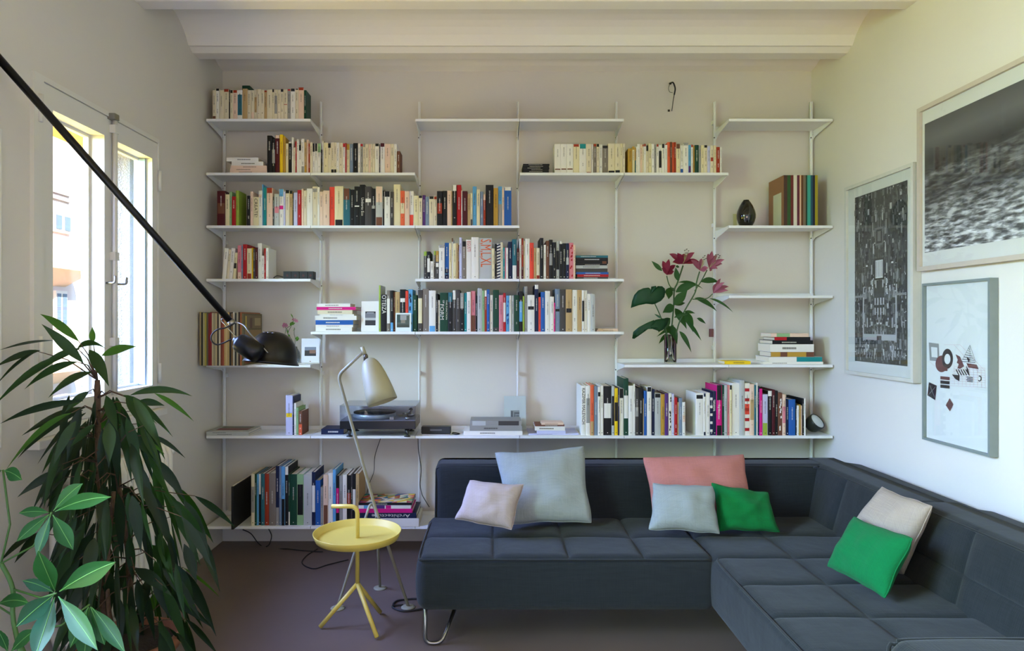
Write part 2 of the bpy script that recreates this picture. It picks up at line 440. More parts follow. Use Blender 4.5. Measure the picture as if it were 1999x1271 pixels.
SH = [('A', 0, 'crowded with cream paperbacks, highest by the window wall'), ('A', 2, 'empty, highest, window half'), ('A', 3, 'empty, highest, picture half'),
      ('A', 5, 'empty, highest by the picture wall'), ('B', 0, 'with lying books, second down by the window wall'), ('B', 1, 'second down, next bay from the window wall'),
      ('B', 3, 'with black booklets, second down'), ('B', 4, 'with orange-red paperbacks, second down'), ('D', 0, 'with a green book, third down by the window wall'),
      ('D', 1, 'with bright red and black novels, third down'), ('D', 2, 'with blue novels at its end, third down'), ('D', 5, 'carrying the black bottle vase'),
      ('E', 0, 'carrying four black cubes'), ('E', 2, 'carrying the silver book with orange letters'), ('E', 3, 'with a flat stack at its end, fourth down'),
      ('X', 5, 'empty, just above the small book pile by the picture wall'), ('G', 1, 'with the pink and blue book stack'), ('G', 2, 'with the large FORM spine, below the fourth row'),
      ('G', 3, 'ending in white spines and a thin booklet'), ('K', 0, 'carrying vinyl records'), ('K', 4, 'carrying the lily vase'), ('K', 5, 'with the yellow notebook and book pile'),
      ('H', 0, 'with magazines, above the plant'), ('H', 1, 'carrying the turntable'), ('H', 2, 'carrying the small black speaker'), ('H', 3, 'with white papers lying flat'),
      ('H', 4, 'with tall art books, above the pink cushion'), ('H', 5, 'carrying the small black cup lamp'), ('I', 0, 'lowest, nearest the plant'),
      ('I', 1, 'lowest, behind the yellow table'), ('I', 2, 'lowest, running behind the sofa end')]
for r, b_, txt in SH: shelf(r, b_, 'white metal shelf ' + txt)
UP = ['next to the window wall', 'between the first and second bays', 'at the turntable end', 'in the middle of the wall', 'beside the lily vase', 'carrying the small red tag', 'next to the picture wall']
for i, x in enumerate(BX):
    zt = 2.66 if i in (0,) else 2.70; zb = ZR['I'] - .07 if i < 4 else .35
    t = empty('shelf_upright', (x, Y(4.09), zb), 'slim white metal upright ' + UP[i], 'shelf upright', 'uprights of the shelving')
    xs = x + (.011 if i == 0 else (-.011 if i == 6 else 0))
    child(MB().box(xs - .007, xs + .007, Y(4.0885), Y(4.0995), zb, zt, m_shelf).box(xs - .0015, xs + .0015, Y(4.078), Y(4.0885), zb, zt, m_shelf), 'rail', t)
    for zz in (zb + .08, zb + (zt - zb) * .36, zb + (zt - zb) * .68, zt - .12):
        child(MB().box(xs - .007, xs + .007, Y(4.0995), .0352, zz - .012, zz + .012, m_shelf), 'spacer', t)
    for r, b_, _ in SH:
        if b_ in (i, i - 1):
            z = ZR[r]
            for dz, dx in ((-.028, .005), (-.045, -.004)):
                child(MB().tube([(xs + dx, Y(4.0886), z + dz), (xs + dx, Y(4.084), z + dz)], .0035, m_hole, 8), 'screw', t)

# ================================================================== BOOKS
PAL = {'c': ('cream', (214, 202, 172)), 'w': ('white', (224, 220, 210)), 'i': ('ivory', (220, 208, 166)), 't': ('tan', (180, 150, 104)), 'k': ('black', (22, 22, 25)),
       'd': ('charcoal', (66, 62, 60)), 'g': ('grey', (146, 144, 138)), 'x': ('taupe', (122, 112, 102)), 'G': ('dark green', (18, 62, 44)), 'f': ('leaf green', (24, 104, 38)),
       'l': ('lime green', (146, 170, 64)), 'L': ('sage green', (136, 172, 122)), 'r': ('red', (168, 24, 30)), 'm': ('maroon', (74, 16, 24)), 'b': ('blue', (32, 86, 156)),
       'B': ('light blue', (92, 156, 200)), 'n': ('navy', (20, 30, 62)), 'y': ('yellow', (226, 190, 24)), 'o': ('orange', (216, 96, 60)), 'O': ('ochre', (178, 138, 52)),
       's': ('peach', (222, 192, 168)), 'p': ('rose pink', (208, 124, 134)), 'P': ('magenta', (204, 22, 118)), 'v': ('purple', (80, 44, 108)), 'e': ('teal', (24, 128, 130)),
       'E': ('dull teal', (42, 100, 112)), 'N': ('brown', (108, 68, 50)), 'q': ('lavender', (188, 188, 216)), 'Q': ('slate blue', (116, 132, 152)), 'R': ('rust', (150, 52, 28)),
       'T': ('silver grey', (178, 180, 176)), 'C': ('coral red', (222, 72, 54))}
def cmat(c):
    return mat('cover_' + PAL[c][0].replace(' ', '_'), PAL[c][1], .5 if c in 'kndGvmbr' else .6, spec=.25)
m_page = mat('book_pages', (220, 208, 184), .9)
m_ink_d = mat('ink_dark', (52, 46, 44), .7); m_ink_l = mat('ink_pale', (214, 210, 200), .7)
DARKC = set('kdGmbnvrEReNfPxQ')
rng = random.Random(11)
ORD = ['first', 'second', 'third', 'fourth', 'fifth', 'sixth', 'seventh', 'eighth', 'ninth', 'tenth', 'eleventh', 'twelfth', 'thirteenth', 'fourteenth', 'fifteenth',
       'sixteenth', 'seventeenth', 'eighteenth', 'nineteenth', 'twentieth']
TENS = {20: 'twenty', 30: 'thirty', 40: 'forty', 50: 'fifty', 60: 'sixty'}
def ordinal(n):
    if n <= 20: return ORD[n - 1]
    t = n // 10 * 10; r = n - t
    return {20: 'twentieth', 30: 'thirtieth', 40: 'fortieth', 50: 'fiftieth', 60: 'sixtieth'}[t] if r == 0 else TENS[t] + '-' + ORD[r - 1]

def spine_marks(mb, x0, x1, z0, z1, yf, dark, rnd, style):
    """rows of short strokes standing in for lettering too small to read"""
    ink = m_ink_l if dark else m_ink_d
    w = x1 - x0; h = z1 - z0; xc = (x0 + x1) / 2; tw = min(w * .34, .007)
    a = rnd.uniform(.10, .2); spans = [(1 - a - rnd.uniform(.22, .42), 1 - a)]
    if rnd.random() < .6: spans.append((rnd.uniform(.18, .26), rnd.uniform(.32, .42)))
    n = 0
    for (u, v) in spans:
        z = z0 + u * h
        while z < z0 + v * h and n < 22:
            l = rnd.uniform(.0016, .0042)
            ww = tw * rnd.uniform(.55, 1.0)
            mb.add([(xc - ww / 2, yf, z), (xc + ww / 2, yf, z), (xc + ww / 2, yf, z + l * .5), (xc - ww / 2, yf, z + l * .5)], [(0, 1, 2, 3)], ink)
            z += l * .5 + rnd.uniform(.0012, .0026); n += 1
    if style and rnd.random() < .8 and w > .008:
        s = min(w * .28, .0045); zz = z0 + h * .045
        mb.add([(xc - s / 2, yf, zz), (xc + s / 2, yf, zz), (xc + s / 2, yf, zz + s), (xc - s / 2, yf, zz + s)], [(0, 1, 2, 3)], ink)

def upright_book(kind, x0, x1, zs, h, depth, d0, c, marks, label, cat, group, lean=0.0):
    """a standing book: folded cover, pages, printed bands and lettering on the spine"""
    t = empty(kind, ((x0 + x1) / 2, Y(d0), zs), label, cat, group)
    w = max(x1 - x0 - .0006, .003); hw = w / 2; ct = min(.0022, w * .2); m = cmat(c)
    sp = min(.0022, w * .12)
    outer = [(-hw, depth), (-hw, sp), (-hw * .7, sp * .35), (0, 0), (hw * .7, sp * .35), (hw, sp), (hw, depth)]
    inner = [(hw - ct, depth), (hw - ct, sp + ct), (-hw + ct, sp + ct), (-hw + ct, depth)]
    def local(mb, name):
        o = mb.build(name); o.parent = t; return o
    hard = kind == 'book'
    ins = .003 if hard else .0006
    # prism() extrudes closed loops; the U profile is closed through the inner loop
    local(MB().prism(outer + inner, 0, h, 'z', m), 'cover')
    local(MB().box(-hw + ct, hw - ct, sp + ct, depth - ins - .001, ins * .8, h - ins, m_page), 'pages')
    z0, z1 = 0.0, h; yf = -.0004
    bands = MB(); dark = c in DARKC
    wb = hw * .985
    def band(a, b_, cc):
        mm = cmat(cc)
        bands.add([(-wb, sp + .0002, a), (-hw * .7, sp * .35 - .0003, a), (0, -.0003, a), (hw * .7, sp * .35 - .0003, a), (wb, sp + .0002, a),
                   (-wb, sp + .0002, b_), (-hw * .7, sp * .35 - .0003, b_), (0, -.0003, b_), (hw * .7, sp * .35 - .0003, b_), (wb, sp + .0002, b_)],
                  [(0, 1, 6, 5), (1, 2, 7, 6), (2, 3, 8, 7), (3, 4, 9, 8)], mm)
    for mk in marks:
        if mk[0] == 'X': continue
        k, cc = mk[0], mk[1]; fr = float(mk[2:]) / 100 if len(mk) > 2 else {'T': .16, 'F': .2, 'M': .12, 'U': .5}.get(k, .1)
        if k == 'T': band(h * (1 - fr), h, cc)
        elif k == 'F': band(0, h * fr, cc)
        elif k == 'M': band(h * .5 - h * fr / 2, h * .5 + h * fr / 2, cc)
        elif k == 'L': band(h * .12, h * .16, cc)
        elif k == 'H': band(h * (1 - fr), h * (1 - fr) + h * .09, cc)
        elif k == 'S':
            for q in range(5): band(h * (.08 + .19 * q), h * (.14 + .19 * q), cc)
        elif k == 'W':
            for q in range(12):
                za = h * (q + .1) / 12
                bands.add([(-wb, -.0004, za), (wb, -.0004, za + h * .035), (wb, -.0004, za + h * .075), (-wb, -.0004, za + h * .04)], [(0, 1, 2, 3)], cmat(cc))
        elif k == 'V':
            r_ = random.Random(int(h * 1e5))
            for q in range(9):
                za = h * r_.uniform(.05, .9); xa = r_.uniform(-hw * .7, hw * .1)
                bands.add([(xa, -.0004, za), (xa + hw * .7, -.0004, za + h * .01), (xa + hw * .6, -.0004, za + h * .07), (xa + hw * .05, -.0004, za + h * .05)], [(0, 1, 2, 3)], cmat(cc))
    if bands.v: local(bands, 'printed_pattern')
    if not any(m_[0] in 'XWV' for m_ in marks) and w > .0045:
        mt = MB(); spine_marks(mt, -hw, hw, 0, h, -.0007, dark, rng, hard)
        if mt.v: local(mt, 'spine_lettering')
    if lean:
        t.rotation_euler = (0, lean, 0)
    return t

MKN = {'T': 'top', 'F': 'foot', 'M': 'band', 'L': 'line', 'H': 'patch', 'S': 'stripes', 'W': 'diagonal stripes', 'V': 'picture spine'}
def describe(kind, wpx, hpx, c, marks, custom):
    noun = 'paperback' if kind == 'paperback' else 'book'
    if custom: return custom
    size = 'slim ' if wpx < 5.2 else ('thick ' if wpx > 11.5 else '')
    if kind == 'book': size = ('tall ' if hpx > 86 else ('short ' if hpx < 64 else '')) + size
    s = size + PAL[c][0] + ' ' + noun
    mk = [m_ for m_ in marks if m_[0] in MKN]
    if mk:
        m_ = mk[0]; s += ' with ' + PAL[m_[1]][0] + ' ' + MKN[m_[0]]
    return s

def row(rk, kind, x, data, depth, where, short, group, d0=3.868, cat=None):
    """data: 'right edge:top:colour[:marks][~own words]' in photo pixels of the spine plane; '_x' is a gap up to x"""
    zs = ZR[rk]; items = []
    for tok in data.split(';'):
        tok = tok.strip()
        if not tok: continue
        if tok[0] == '_': x = float(tok[1:]); continue
        custom = None
        if '~' in tok: tok, custom = tok.split('~')
        p = tok.split(':'); x1 = float(p[0]); top = float(p[1]); c = p[2]; marks = p[3].split(',') if len(p) > 3 and p[3] else []
        items.append((x, x1, top, c, marks, custom)); x = x1
    descs = [describe(kind, b_ - a, ROW[rk] - tp, c, mk, cu) for a, b_, tp, c, mk, cu in items]
    out = []
    n = len(items)
    for i, (a, b_, tp, c, mk, cu) in enumerate(items):
        dsc = descs[i]
        if descs.count(dsc) == 1: lab = dsc + ' on the ' + where
        elif i > 0 and descs.count(descs[i - 1]) == 1 and len((dsc + descs[i - 1]).split()) <= 9: lab = dsc + ' just after the ' + descs[i - 1] + ', ' + short
        elif i < n - 1 and descs.count(descs[i + 1]) == 1 and len((dsc + descs[i + 1]).split()) <= 9: lab = dsc + ' just before the ' + descs[i + 1] + ', ' + short
        else: lab = dsc + ', ' + ordinal(i + 1) + ' along from the window, ' + short
        if len(lab.replace('-', ' ').split()) > 14: lab = dsc + ', ' + ordinal(i + 1) + ' from the window, ' + short
        lab = lab.replace('with ', '', 1) if len(lab.split()) > 16 else lab
        while len(lab.split()) > 16: lab = lab.replace(' the ', ' ', 1) if ' the ' in lab else ' '.join(lab.split()[1:])
        dj = d0 + rng.uniform(-.003, .006)
        dp = depth * rng.uniform(.92, 1.04)
        dp = min(dp, 4.083 - dj)
        h = ZZ(tp, dj) - zs
        out.append(upright_book(kind, XX(a, dj), XX(b_, dj), zs, h, dp, dj, c, mk, lab, cat or ('paperback' if kind == 'paperback' else 'book'), group))
    return out

# top shelf by the window
row('A', 'paperback', 414.7, '421.2:176:c:FN12;428:173:w:Tk7;436.5:176:c;446.7:174.5:c:HR8;449:175:k;454.5:176:c:Tk10;463:176:s:HR9;473:176:w:ME70;482.7:173:t;489.6:176:c:;496:176:c:Fs25;501.3:175:c:Mt50;508.5:174:c;515.5:175.5:c;521:176.5:t:TR6;531:175:c;535.2:174:c:Tk10;541.5:175:c:Mg60;547.5:175.5:c;553.5:174:c:Tk9;561:174.5:c:Mr2;567:174:g:Tr5;576:173:w:Tk9;582.5:173.5:c:Tk3;593:172.5:s:HR6;598:176:G~dark green paperback with photo cover',
    .108, 'highest shelf by the window wall', 'highest window-side row', 'paperbacks on the highest shelf')
t = upright_book('paperback', XX(473, 3.99), XX(488, 3.99), ZR['A'], ZZ(167.5, 3.99) - ZR['A'], .085, 3.985, 'G', [], 'dark green book behind the highest row of cream paperbacks', 'paperback', 'paperbacks on the highest shelf')
# second shelf, window half
row('B', 'paperback', 521.3, '530.5:264.5:k~thick black paperback with dark side;537:272:k:Mg40;546:264:m:Ts8~tall dark red paperback with pale title;552:262.5:y;557.5:268:O~golden yellow paperback;563:280:i;569.5:276.5:k:Tw5;573:268:w;576.5:288:c;579:276:r;583.2:272:w;588:283:w:Tk20;594:271:w:Fg20;598.5:278:t:FO25;602:272.5:s;605:280:R;610:278:c;614.5:280:w:Tk28;619.5:280:w:Tk26;626.5:280:w:TL30;629:292:k;631.8:275:w;640:278.5:i;646:280:c:Tk15;652:278:c:Fk12;656.5:278:c:Fk12;661.5:278.5:w;669:278.8:c:L s;674:280:w:Tr12;676:279:r;682.5:281:i:TO20;689.5:281:Q:;698.7:279.3:k~thick black paperback with white title;703.3:280:w;708.5:281:g:Tr8;713:280:c:Tg12;719.5:281.5:c;723.5:281:s;727.5:281:c;732:281:c;740:281:w:Hk8;742:281.5:d;751:279.5:w:Tm12;762:281:s;769:281:c;774.5:281:w'.replace('L s', ''),  # slim black volume after the sage-topped one stands for shade in a gap
    .112, 'second shelf down, window half', 'second row down, window half', 'paperbacks on the second shelf')
row('B', 'paperback', 775, '781:295:N~small brown paperback ending the row', .10, 'second shelf down, window half', 'second row', 'paperbacks on the second shelf')
# second shelf, picture half
row('B', 'paperback', 1082.5, '1095:281:w:LN~first white volume with dark line;1106.5:281:w:LN~middle white volume with dark line;1119:281:w:LN~last white volume with dark line;1131:282:i:HR8;1144.7:281:w:Te16;1154.5:281:c:FR4;1158.5:282:w;1164.5:281.5:x:HR8;1170:281:c:Tk10;1176:282:w;1187:285.5:x:Hk7;1200.7:280:c:Fk9;1211:280:c:Fk10;1215:280:i;1220.5:280:c;_1226;1234:290:O;1239:286:i:TO12;1241.7:288:O:FE50;1244:286:w;1249.6:281:w;1254:282:s;1257:282:c:TR7;1261.3:281.5:w:HR8;1266:284:c:Tk20;1272:280:i;1277.5:280.5:w;1281.5:282:g;1286:282:w:HR8;1292:283.5:w:Mk60;1297.5:281:w:Tk14;1303:283:w;1308.5:277.5:o;1312:277:N;1316:278:o;1320:277.5:R;1328:281:i:TN16;1334:284:w:Fb16;1344:281:w:Hg5;1349:283:B:Fv25;1353:283:w:HR8;1356.5:284:O;1364:283:G;1368.5:284:g;1374.5:283.5:i;1381:284:c:Hk8;1387:285:q;1393:284:c:MR14;1398.7:284:i;1405.5:287:R~rust red spine near the row end;1409:287:w',
    .112, 'second shelf down, picture half', 'second row down, picture half', 'paperbacks on the second shelf, picture half')
# third shelf
r3 = row('D', 'paperback', 423.5, '439.6:372.5:m:MN30~thick dark maroon book opening the row;448:377:i:Tk4;452.5:374:L;460:383.5:r;466:372:l~tall green-covered paperback;_482;488.5:382:k;494:374:s;504.8:384.5:i:X~thick ivory paperback lettered CREATE;511.6:372:w:Hs20;514:360:B~very slim tall pale blue paperback;520:366:e;532:366.5:s:TR14;535.2:384:d;544.6:378.5:T:Mp20;553.5:369:w:TB20,MP10~paperback with blue and pink top;556.8:374:q;565:372:c:Hk8;571:373:t:Hk8;573:376:k;580.5:376:q;588.5:371:r;592.5:368.5:s;599:372:c;610:368:w;619.5:364:c:Hg14;623.8:365:w;630.5:374:s;643:372:s;653:365:C~bright red paperback before the yellow one;670:363.5:i:Fk16~thick yellow-cream paperback with black foot;683:368:E:TN30~blue spine with white figure and brown top;691.5:370:k;702:364:k:Mw3;712.5:360.5:k:X~thick black book with white gothic name;725:364:d:Hw40~grey spine with a woman portrait;733:368:k:Mg8;747:364:T:FN22,Ts40~thick paperback with landscape picture spine;750:372:k;761.5:373.5:w:Tk16~white paperback with black photo top;768.5:374.5:d;781.5:360:i~tall thick ivory book near the third upright;790:372.5:o:Mi30~orange ochre paperback;799:373:s;807.5:373:w:FC32~cream paperback with bright red lower third;817:382:i;824.5:382:c:Tk8;830.5:381:v;837.5:384:Q;847:384:c:Hk8;853:382:c:HR12;863.5:373:k:MR30;873:372.5:k;881:372:s;883:373:t',  # the slim charcoal and slim black volumes stand for shade in gaps
    .128, 'third shelf down', 'third row down', 'paperbacks on the third shelf')
row('D', 'paperback', 883.2, '891.5:361.5:k:Tw14~tall black paperback with white top box;900.5:361:r~tall bright red paperback;902.5:372:w;912.5:373:m;918.5:378.5:t;922.5:377:i:Fd20;930.5:364:B;937:369.5:i;943.5:374:Q:;948:379.5:R:Ts18;963.5:361:k~thickest black paperback near the row end;972.5:367:O;980:364:B:Fg55~light blue and grey split spine;984.5:368:s;998.5:366:b:Hw8~thick blue paperback closing the row',
    .13, 'third shelf down, before the middle upright', 'end of the third row', 'paperbacks on the third shelf')
# fourth shelf
row('F' if 'F' in ZR else 'E', 'book', 827, '833.6:491:d:Tl16;840:491:k:Mw50;846.8:510:w~short white booklet between dark spines;850.5:490:d:Tl15;856.7:490:d:TO38,Mw14~charcoal book with orange upper half;868:480:w:Hg6;876.5:474:b:Fn28,LB~blue book with navy foot;881.5:475:i;884.5:464:w:HN10;890.5:475:i:;894.5:475:t;896.5:478:N;902:463.5:q~tall pale slim book, slightly lilac;909.8:471:x:Tk14;920:468:w:X~white book with red and black capitals;934.5:463:w~very thick plain white book;960:465:T:X~widest silver book with orange letters;965.7:485:i;969.6:476:k;977:476:w:Wn~book with blue diagonal stripes;982:473:c:;985.7:483:e;988:483:p;992:484:w;1000:472:n;1008.7:467:E:Fw34~dull teal book with white foot;1013.7:485:m;1018:466:w;1022:465:m:TR70~tall dark red slim book;1025:470:c;1034:466:w;1042:474:C~coral red book;1047:484:t;1054:484:c:FR12;1061:464.5:k;1066:478:w;1072:470:N;1079:468:k:Mg30;1085.6:473:k;1092:471:T:Mk50;1098:471:k:Tw7;1105:475:k;1111:475:n:MT20;1119.5:474:p:Vr~pink and red patterned book;1123.3:478:s',
    .178, 'fourth shelf down', 'fourth row down', 'books on the fourth shelf')
# row at mid height
row('G', 'book', 739.3, '743.3:557:T:Tl100~very slim tall book with yellow-green spine;755:575:k:X~black book lettered OTEIZA;762:567:x:Mw60;768:567:k:FB22;771.5:570:N;780.5:570:t;791.5:565:k:Hw30~thick black book with white label;797:568:C;805.5:565:B:Vn~blue and white picture book;814.3:576:G;_815.8;824.7:566:d:Mi60~olive-lettered dark book;837.3:564:x~thick plain taupe book;850.5:567:w:FB14~thick white book with blue foot;855:573.5:k;858.8:586:w;874.5:571.5:G:X~thick dark green book lettered FORM;883.5:571:k:TE24;890:567:d:Tw22;898:566:d;906:572:k:Tg40;911.3:572:e;919.2:570:w;928:568:p:FN40~pinkish brown book;932:577:k;941.2:563:T;946:567:L:;950.3:567:R:Tw15;956:565:b;962.4:576:w;974:566:G:Fd10~thick blue-black book with round emblem;982.3:576:p;987.5:572:r:Mw50;994.4:577:B:Vb~sky blue picture book;998:577:w;1003.5:577:T;1013.3:576:G;1020.5:569:k:MB50;1023.7:578:l;1029.7:559:g;1043.5:576:w:Hk40~thick white book under a black top;1051.3:557:n:Hw8;1055.7:580:C;1064:570:b~bright blue book;1074:568:w;1081.5:579:w;1083.7:591:P;1093:564:Q:Mk6;1104.5:565:d;1116.6:565:t:Mk10~brown kraft book with dark square;1127:566:w;1136:566:t;1141:567:w:Mk50;1146:567:w:;1153.5:574:w;1162:574:T',
    .182, 'mid-height shelf above the floor lamp', 'mid-height row', 'books on the mid-height shelf')
# long shelf above the sofa
HB = '1143.8:753:w:X~white book with long black name lettering;1152.5:753.5:w:Mg50;1159.5:752:o:Ft28~orange book with tan foot;1167:754:Q;1172.5:755:w:Hk20;1178:753:w;1194:754:k:Mw30~thick black book beside white spines;1199.5:754:T:Mk60;1206.5:758:y:Mk40~yellow book with black lettering;1209:757:n;1217.5:759:w:Tk20~white book with black drawing;1227:739:G:Mw40~tallest dark green art book;1236.5:753:w:;1240:750:w;1247:758:d:Mg20;1255.5:756:k;1257:778:t;1263:763:b;1272:755:w:Hk10~white book with small black mark;1278:760:n;1290:768:T:Hk10~thick pale grey book;1298:770:O;1305:768:v;1311.5:768:w:Vk~black and white patterned book;1316.5:769:q;1322.5:776:r;1325.6:785:t;1332:777:Q;1338:785:w:Ms20'
row('H', 'book', 1134.5, HB, .205, 'long shelf above the pink cushion', 'long shelf', 'art books on the long shelf')
HC = '1373.5:767:w:Hk14~thick white book with black emblem;1378:768:w:Tn8,Fn8;1386:767:w;1391.8:768:n:Sw;1398.8:764:n;1409.5:752:P:Tk30,Fk20~magenta book fading to black;1414.2:752:G;1420:752:T;1424.5:752:p;1429:753:i:Hk8;1444.5:748:w~thickest white art book;1453.5:743:T;1464:748:w:Sr,MC20~book with red and white stripes;1472.5:750:s:Mt40;1476.5:752:E;1479.5:748:w;1483:754:n;1488.5:759:P;1499:770:q:Fl30~pale blue book shading to lime;1507.5:763:k:Tw12;1513:761:m;1519:763:k;1527.5:767:N:Vw~brown picture book;1534:770:s:Mp40;1540:782:n;1553:780:b~thick bright blue book;1556:787:k;1560:792:w;1563:790:O;1566:792:s;1570:778:k;1573:778:w'
row('H', 'book', 1358.5, HC, .205, 'long shelf beside the picture wall', 'picture end of the long shelf', 'art books at the picture end of the long shelf')
# lowest shelf
IB = '497:925:c:Mg50;501:926:G;505:926:B;509.5:925:k:Tw40;516.5:925:E;525:925:R~dark red book on the floor-level shelf;538:924:x~thick taupe book;545:910:n:Fg30;549:910:Q;556:911:B:Fk45~light blue book with black lower half;563:911:k:Tw14;566:925:G:Fw26;579.5:926:G:~thick plain dark green book;592.5:926:L:Mk60~sage green book;608.5:927:T:~thick pale grey-white book;615.5:922:n:Mw50;625.5:938:b~royal blue book;631:951:g;640:927:s:FN40;649.6:924:w;655.7:917:B:~bright sky blue book;662:929:k:MP50;669:929:g:;677:927:w;685:928:k:MR30;688:926:d;694.5:925:k:Mw40;701:925:t'
row('I', 'book', 490, IB, .20, 'lowest shelf behind the yellow table', 'lowest row', 'books on the lowest shelf', d0=3.872)
row('E', 'book', 463.5, '471:479:p:Fs20;474:480:Q;482:477:r~thick dark red book beside the leaning ones;491:485:i:FR18;494:484:y;498:486:d;503:483:m;511:475:w;515.5:499:w:;519:485:r:;524:484:w~white book with grey side, last by the cubes',
    .15, 'fourth shelf by the window wall', 'window end of the fourth row', 'books on the fourth shelf by the window')
row('H', 'book', 557.5, '571:772:q:My10~tall lavender white book with coloured dots;574:774:n;578:787:w;582.5:796:L;590:803:N:Fo45~small brown and orange book', .15, 'long shelf above the plant', 'window end of the long shelf', 'small books on the long shelf', d0=3.88)
# four leaning notebooks
for i, (a, w_, tp, c, ln, txt) in enumerate(((433, 8, 484, 'w', .085, 'first leaning white notebook, nearest the window wall'), (441.5, 5, 487, 'c', .085, 'slim leaning cream notebook, second of the leaning ones'), (446.5, 7, 484, 'w', .085, 'leaning white notebook beside the dark gap'), (454, 5.5, 493, 'i', .085, 'leaning spiral-bound notebook against the pink book'))):
    upright_book('notebook', XX(a, 3.87), XX(a + w_, 3.87), ZR['E'] + .0006, (544.5 - tp) * .00296, .15, 3.87, c, ['Mk20'] if i == 3 else [], txt, 'notebook', 'leaning notebooks', lean=ln)

# ---- readable spines
def spine_text(s, px, y0, y1, d, size, m, name_row):
    """lettering running down a spine between pixel heights y0 and y1"""
    za, zb = ZZ(y0, d), ZZ(y1, d); x = XX(px, d)
    best = None
    for o in COL.objects:
        if o.type == 'EMPTY' and o.get('category') in ('book', 'paperback') and abs(o.location.x - x) < .02 and abs(o.location.z - ZR[name_row]) < .01:
            if best is None or abs(o.location.x - x) < abs(best.location.x - x): best = o
    me_o = add_text(s, size, m, (x - best.location.x, -.0009, (za + zb) / 2 - best.location.z), (0, 0, -1), (1, 0, 0), best, fit=za - zb)
    return best
m_or = mat('ink_orange', (206, 84, 20), .6); m_rd = mat('ink_red', (190, 40, 40), .6)
spine_text('S,M,L,XL', 947.5, 467, 521, 3.868, .085, m_or, 'E')
spine_text('EGUSTI', 915, 471, 491, 3.868, .028, m_rd, 'E')
spine_text('OTEIZA', 749, 576, 612, 3.868, .034, m_ink_l, 'G')
spine_text('FORM', 862.5, 594, 624, 3.868, .030, m_ink_l, 'G')
spine_text('OF', 865.5, 586, 592, 3.868, .014, m_ink_l, 'G')
spine_text('THE FUNCTION', 871.5, 586, 624, 3.868, .012, m_ink_l, 'G')
spine_text('KAZIMIR MALEVICH', 1139, 758, 828, 3.868, .026, m_ink_d, 'H')
spine_text('CREATE!', 499.5, 388, 424, 3.868, .026, m_ink_d, 'D')
spine_text('Umberto Eco', 707.5, 386, 421, 3.868, .022, m_ink_l, 'D')
spine_text('Serpentine', 1394.5, 782, 803, 3.868, .018, m_ink_l, 'H')
spine_text('Big Business', 1403.5, 790, 818, 3.868, .016, m_ink_l, 'H')

# ---- lying books
def lying(kind, px0, px1, y0, y1, d0, depth, c, label, cat, group=None, marks=(), pages_left=False, rot=0.0, ztop=None, zbot=None):
    """a book lying flat with its spine towards the room; y0 top, y1 bottom pixel heights"""
    x0, x1 = XX(px0, d0), XX(px1, d0); z1 = ZZ(y0, d0) if ztop is None else ztop; z0 = ZZ(y1, d0) if zbot is None else zbot
    t = empty(kind, ((x0 + x1) / 2, Y(d0) + depth / 2, z0), label, cat, group); hw = (x1 - x0) / 2; h = z1 - z0; hd = depth / 2
    ct = min(.002, h * .2); m = cmat(c)
    def local(mb, name): o = mb.build(name); o.parent = t; return o
    outer = [(hd, 0), (-hd, 0), (-hd, h), (hd, h)]; inner = [(hd, h - ct), (-hd + ct, h - ct), (-hd + ct, ct), (hd, ct)]
    local(MB().prism(outer + inner, -hw, hw, 'x', m), 'cover')
    local(MB().box(-hw + .002, hw - .002, -hd + ct, hd - .003, ct, h - ct, m_page), 'pages')
    if marks:
        mb = MB()
        for (a, b_, cc) in marks:
            mb.add([(-hw + 2 * hw * a, -hd - .0003, h * .02), (-hw + 2 * hw * b_, -hd - .0003, h * .02), (-hw + 2 * hw * b_, -hd - .0003, h * .98), (-hw + 2 * hw * a, -hd - .0003, h * .98)], [(0, 1, 2, 3)], cmat(cc))
        local(mb, 'printed_pattern')
    elif h > .006:
        mb = MB(); ink = m_ink_l if c in DARKC else m_ink_d; x = -hw * rng.uniform(.3, .7)
        n = 0
        while x < hw * .5 and n < 26:
            l = rng.uniform(.0015, .005); mb.add([(x, -hd - .0004, h * .35), (x + l * .6, -hd - .0004, h * .35), (x + l * .6, -hd - .0004, h * .62), (x, -hd - .0004, h * .62)], [(0, 1, 2, 3)], ink)
            x += l; n += 1
        local(mb, 'spine_lettering')
    t.rotation_euler = (0, 0, rot)
    return t
def pile(items, d0, rk, cat, group, kind='book'):
    """items bottom-up: (px0, px1, thickness px, depth, colour, label, marks, dz offset)"""
    z = ZR[rk] + .0004; out = []
    for it in items:
        px0, px1, th, dep, c, lab = it[:6]; mk = it[6] if len(it) > 6 else (); rot = it[7] if len(it) > 7 else 0
        h = th * d0 / F
        out.append(lying(kind, px0, px1, 0, 0, d0, dep, c, lab, cat, group, mk, rot=rot, ztop=z + h, zbot=z)); z += h + .0003
    return z
pile([(449, 521, 4.6, .12, 's', 'lowest peach paperback of the pile by the window wall'), (449, 521, 5, .12, 's', 'middle peach paperback of the pile by the window wall'), (450.5, 520.5, 5, .12, 's', 'upper peach paperback of the pile by the window wall'),
      (452, 514, 8, .12, 'w', 'white paperback second from top of the window-wall pile'), (442, 504.5, 7.5, .12, 'w', 'topmost white paperback jutting over the window-wall pile')], 3.87, 'B', 'paperback', 'pile of paperbacks by the window wall', 'paperback')
pile([(1021, 1071 + .3 * i, 3.2, .15, 'k', 'thin black booklet, ' + ORD[i] + ' from the bottom of the black pile', (), (-.02, .015, -.01, .02, -.015, .01)[i]) for i in range(6)], 3.89, 'B', 'booklet', 'pile of black booklets', 'booklet')
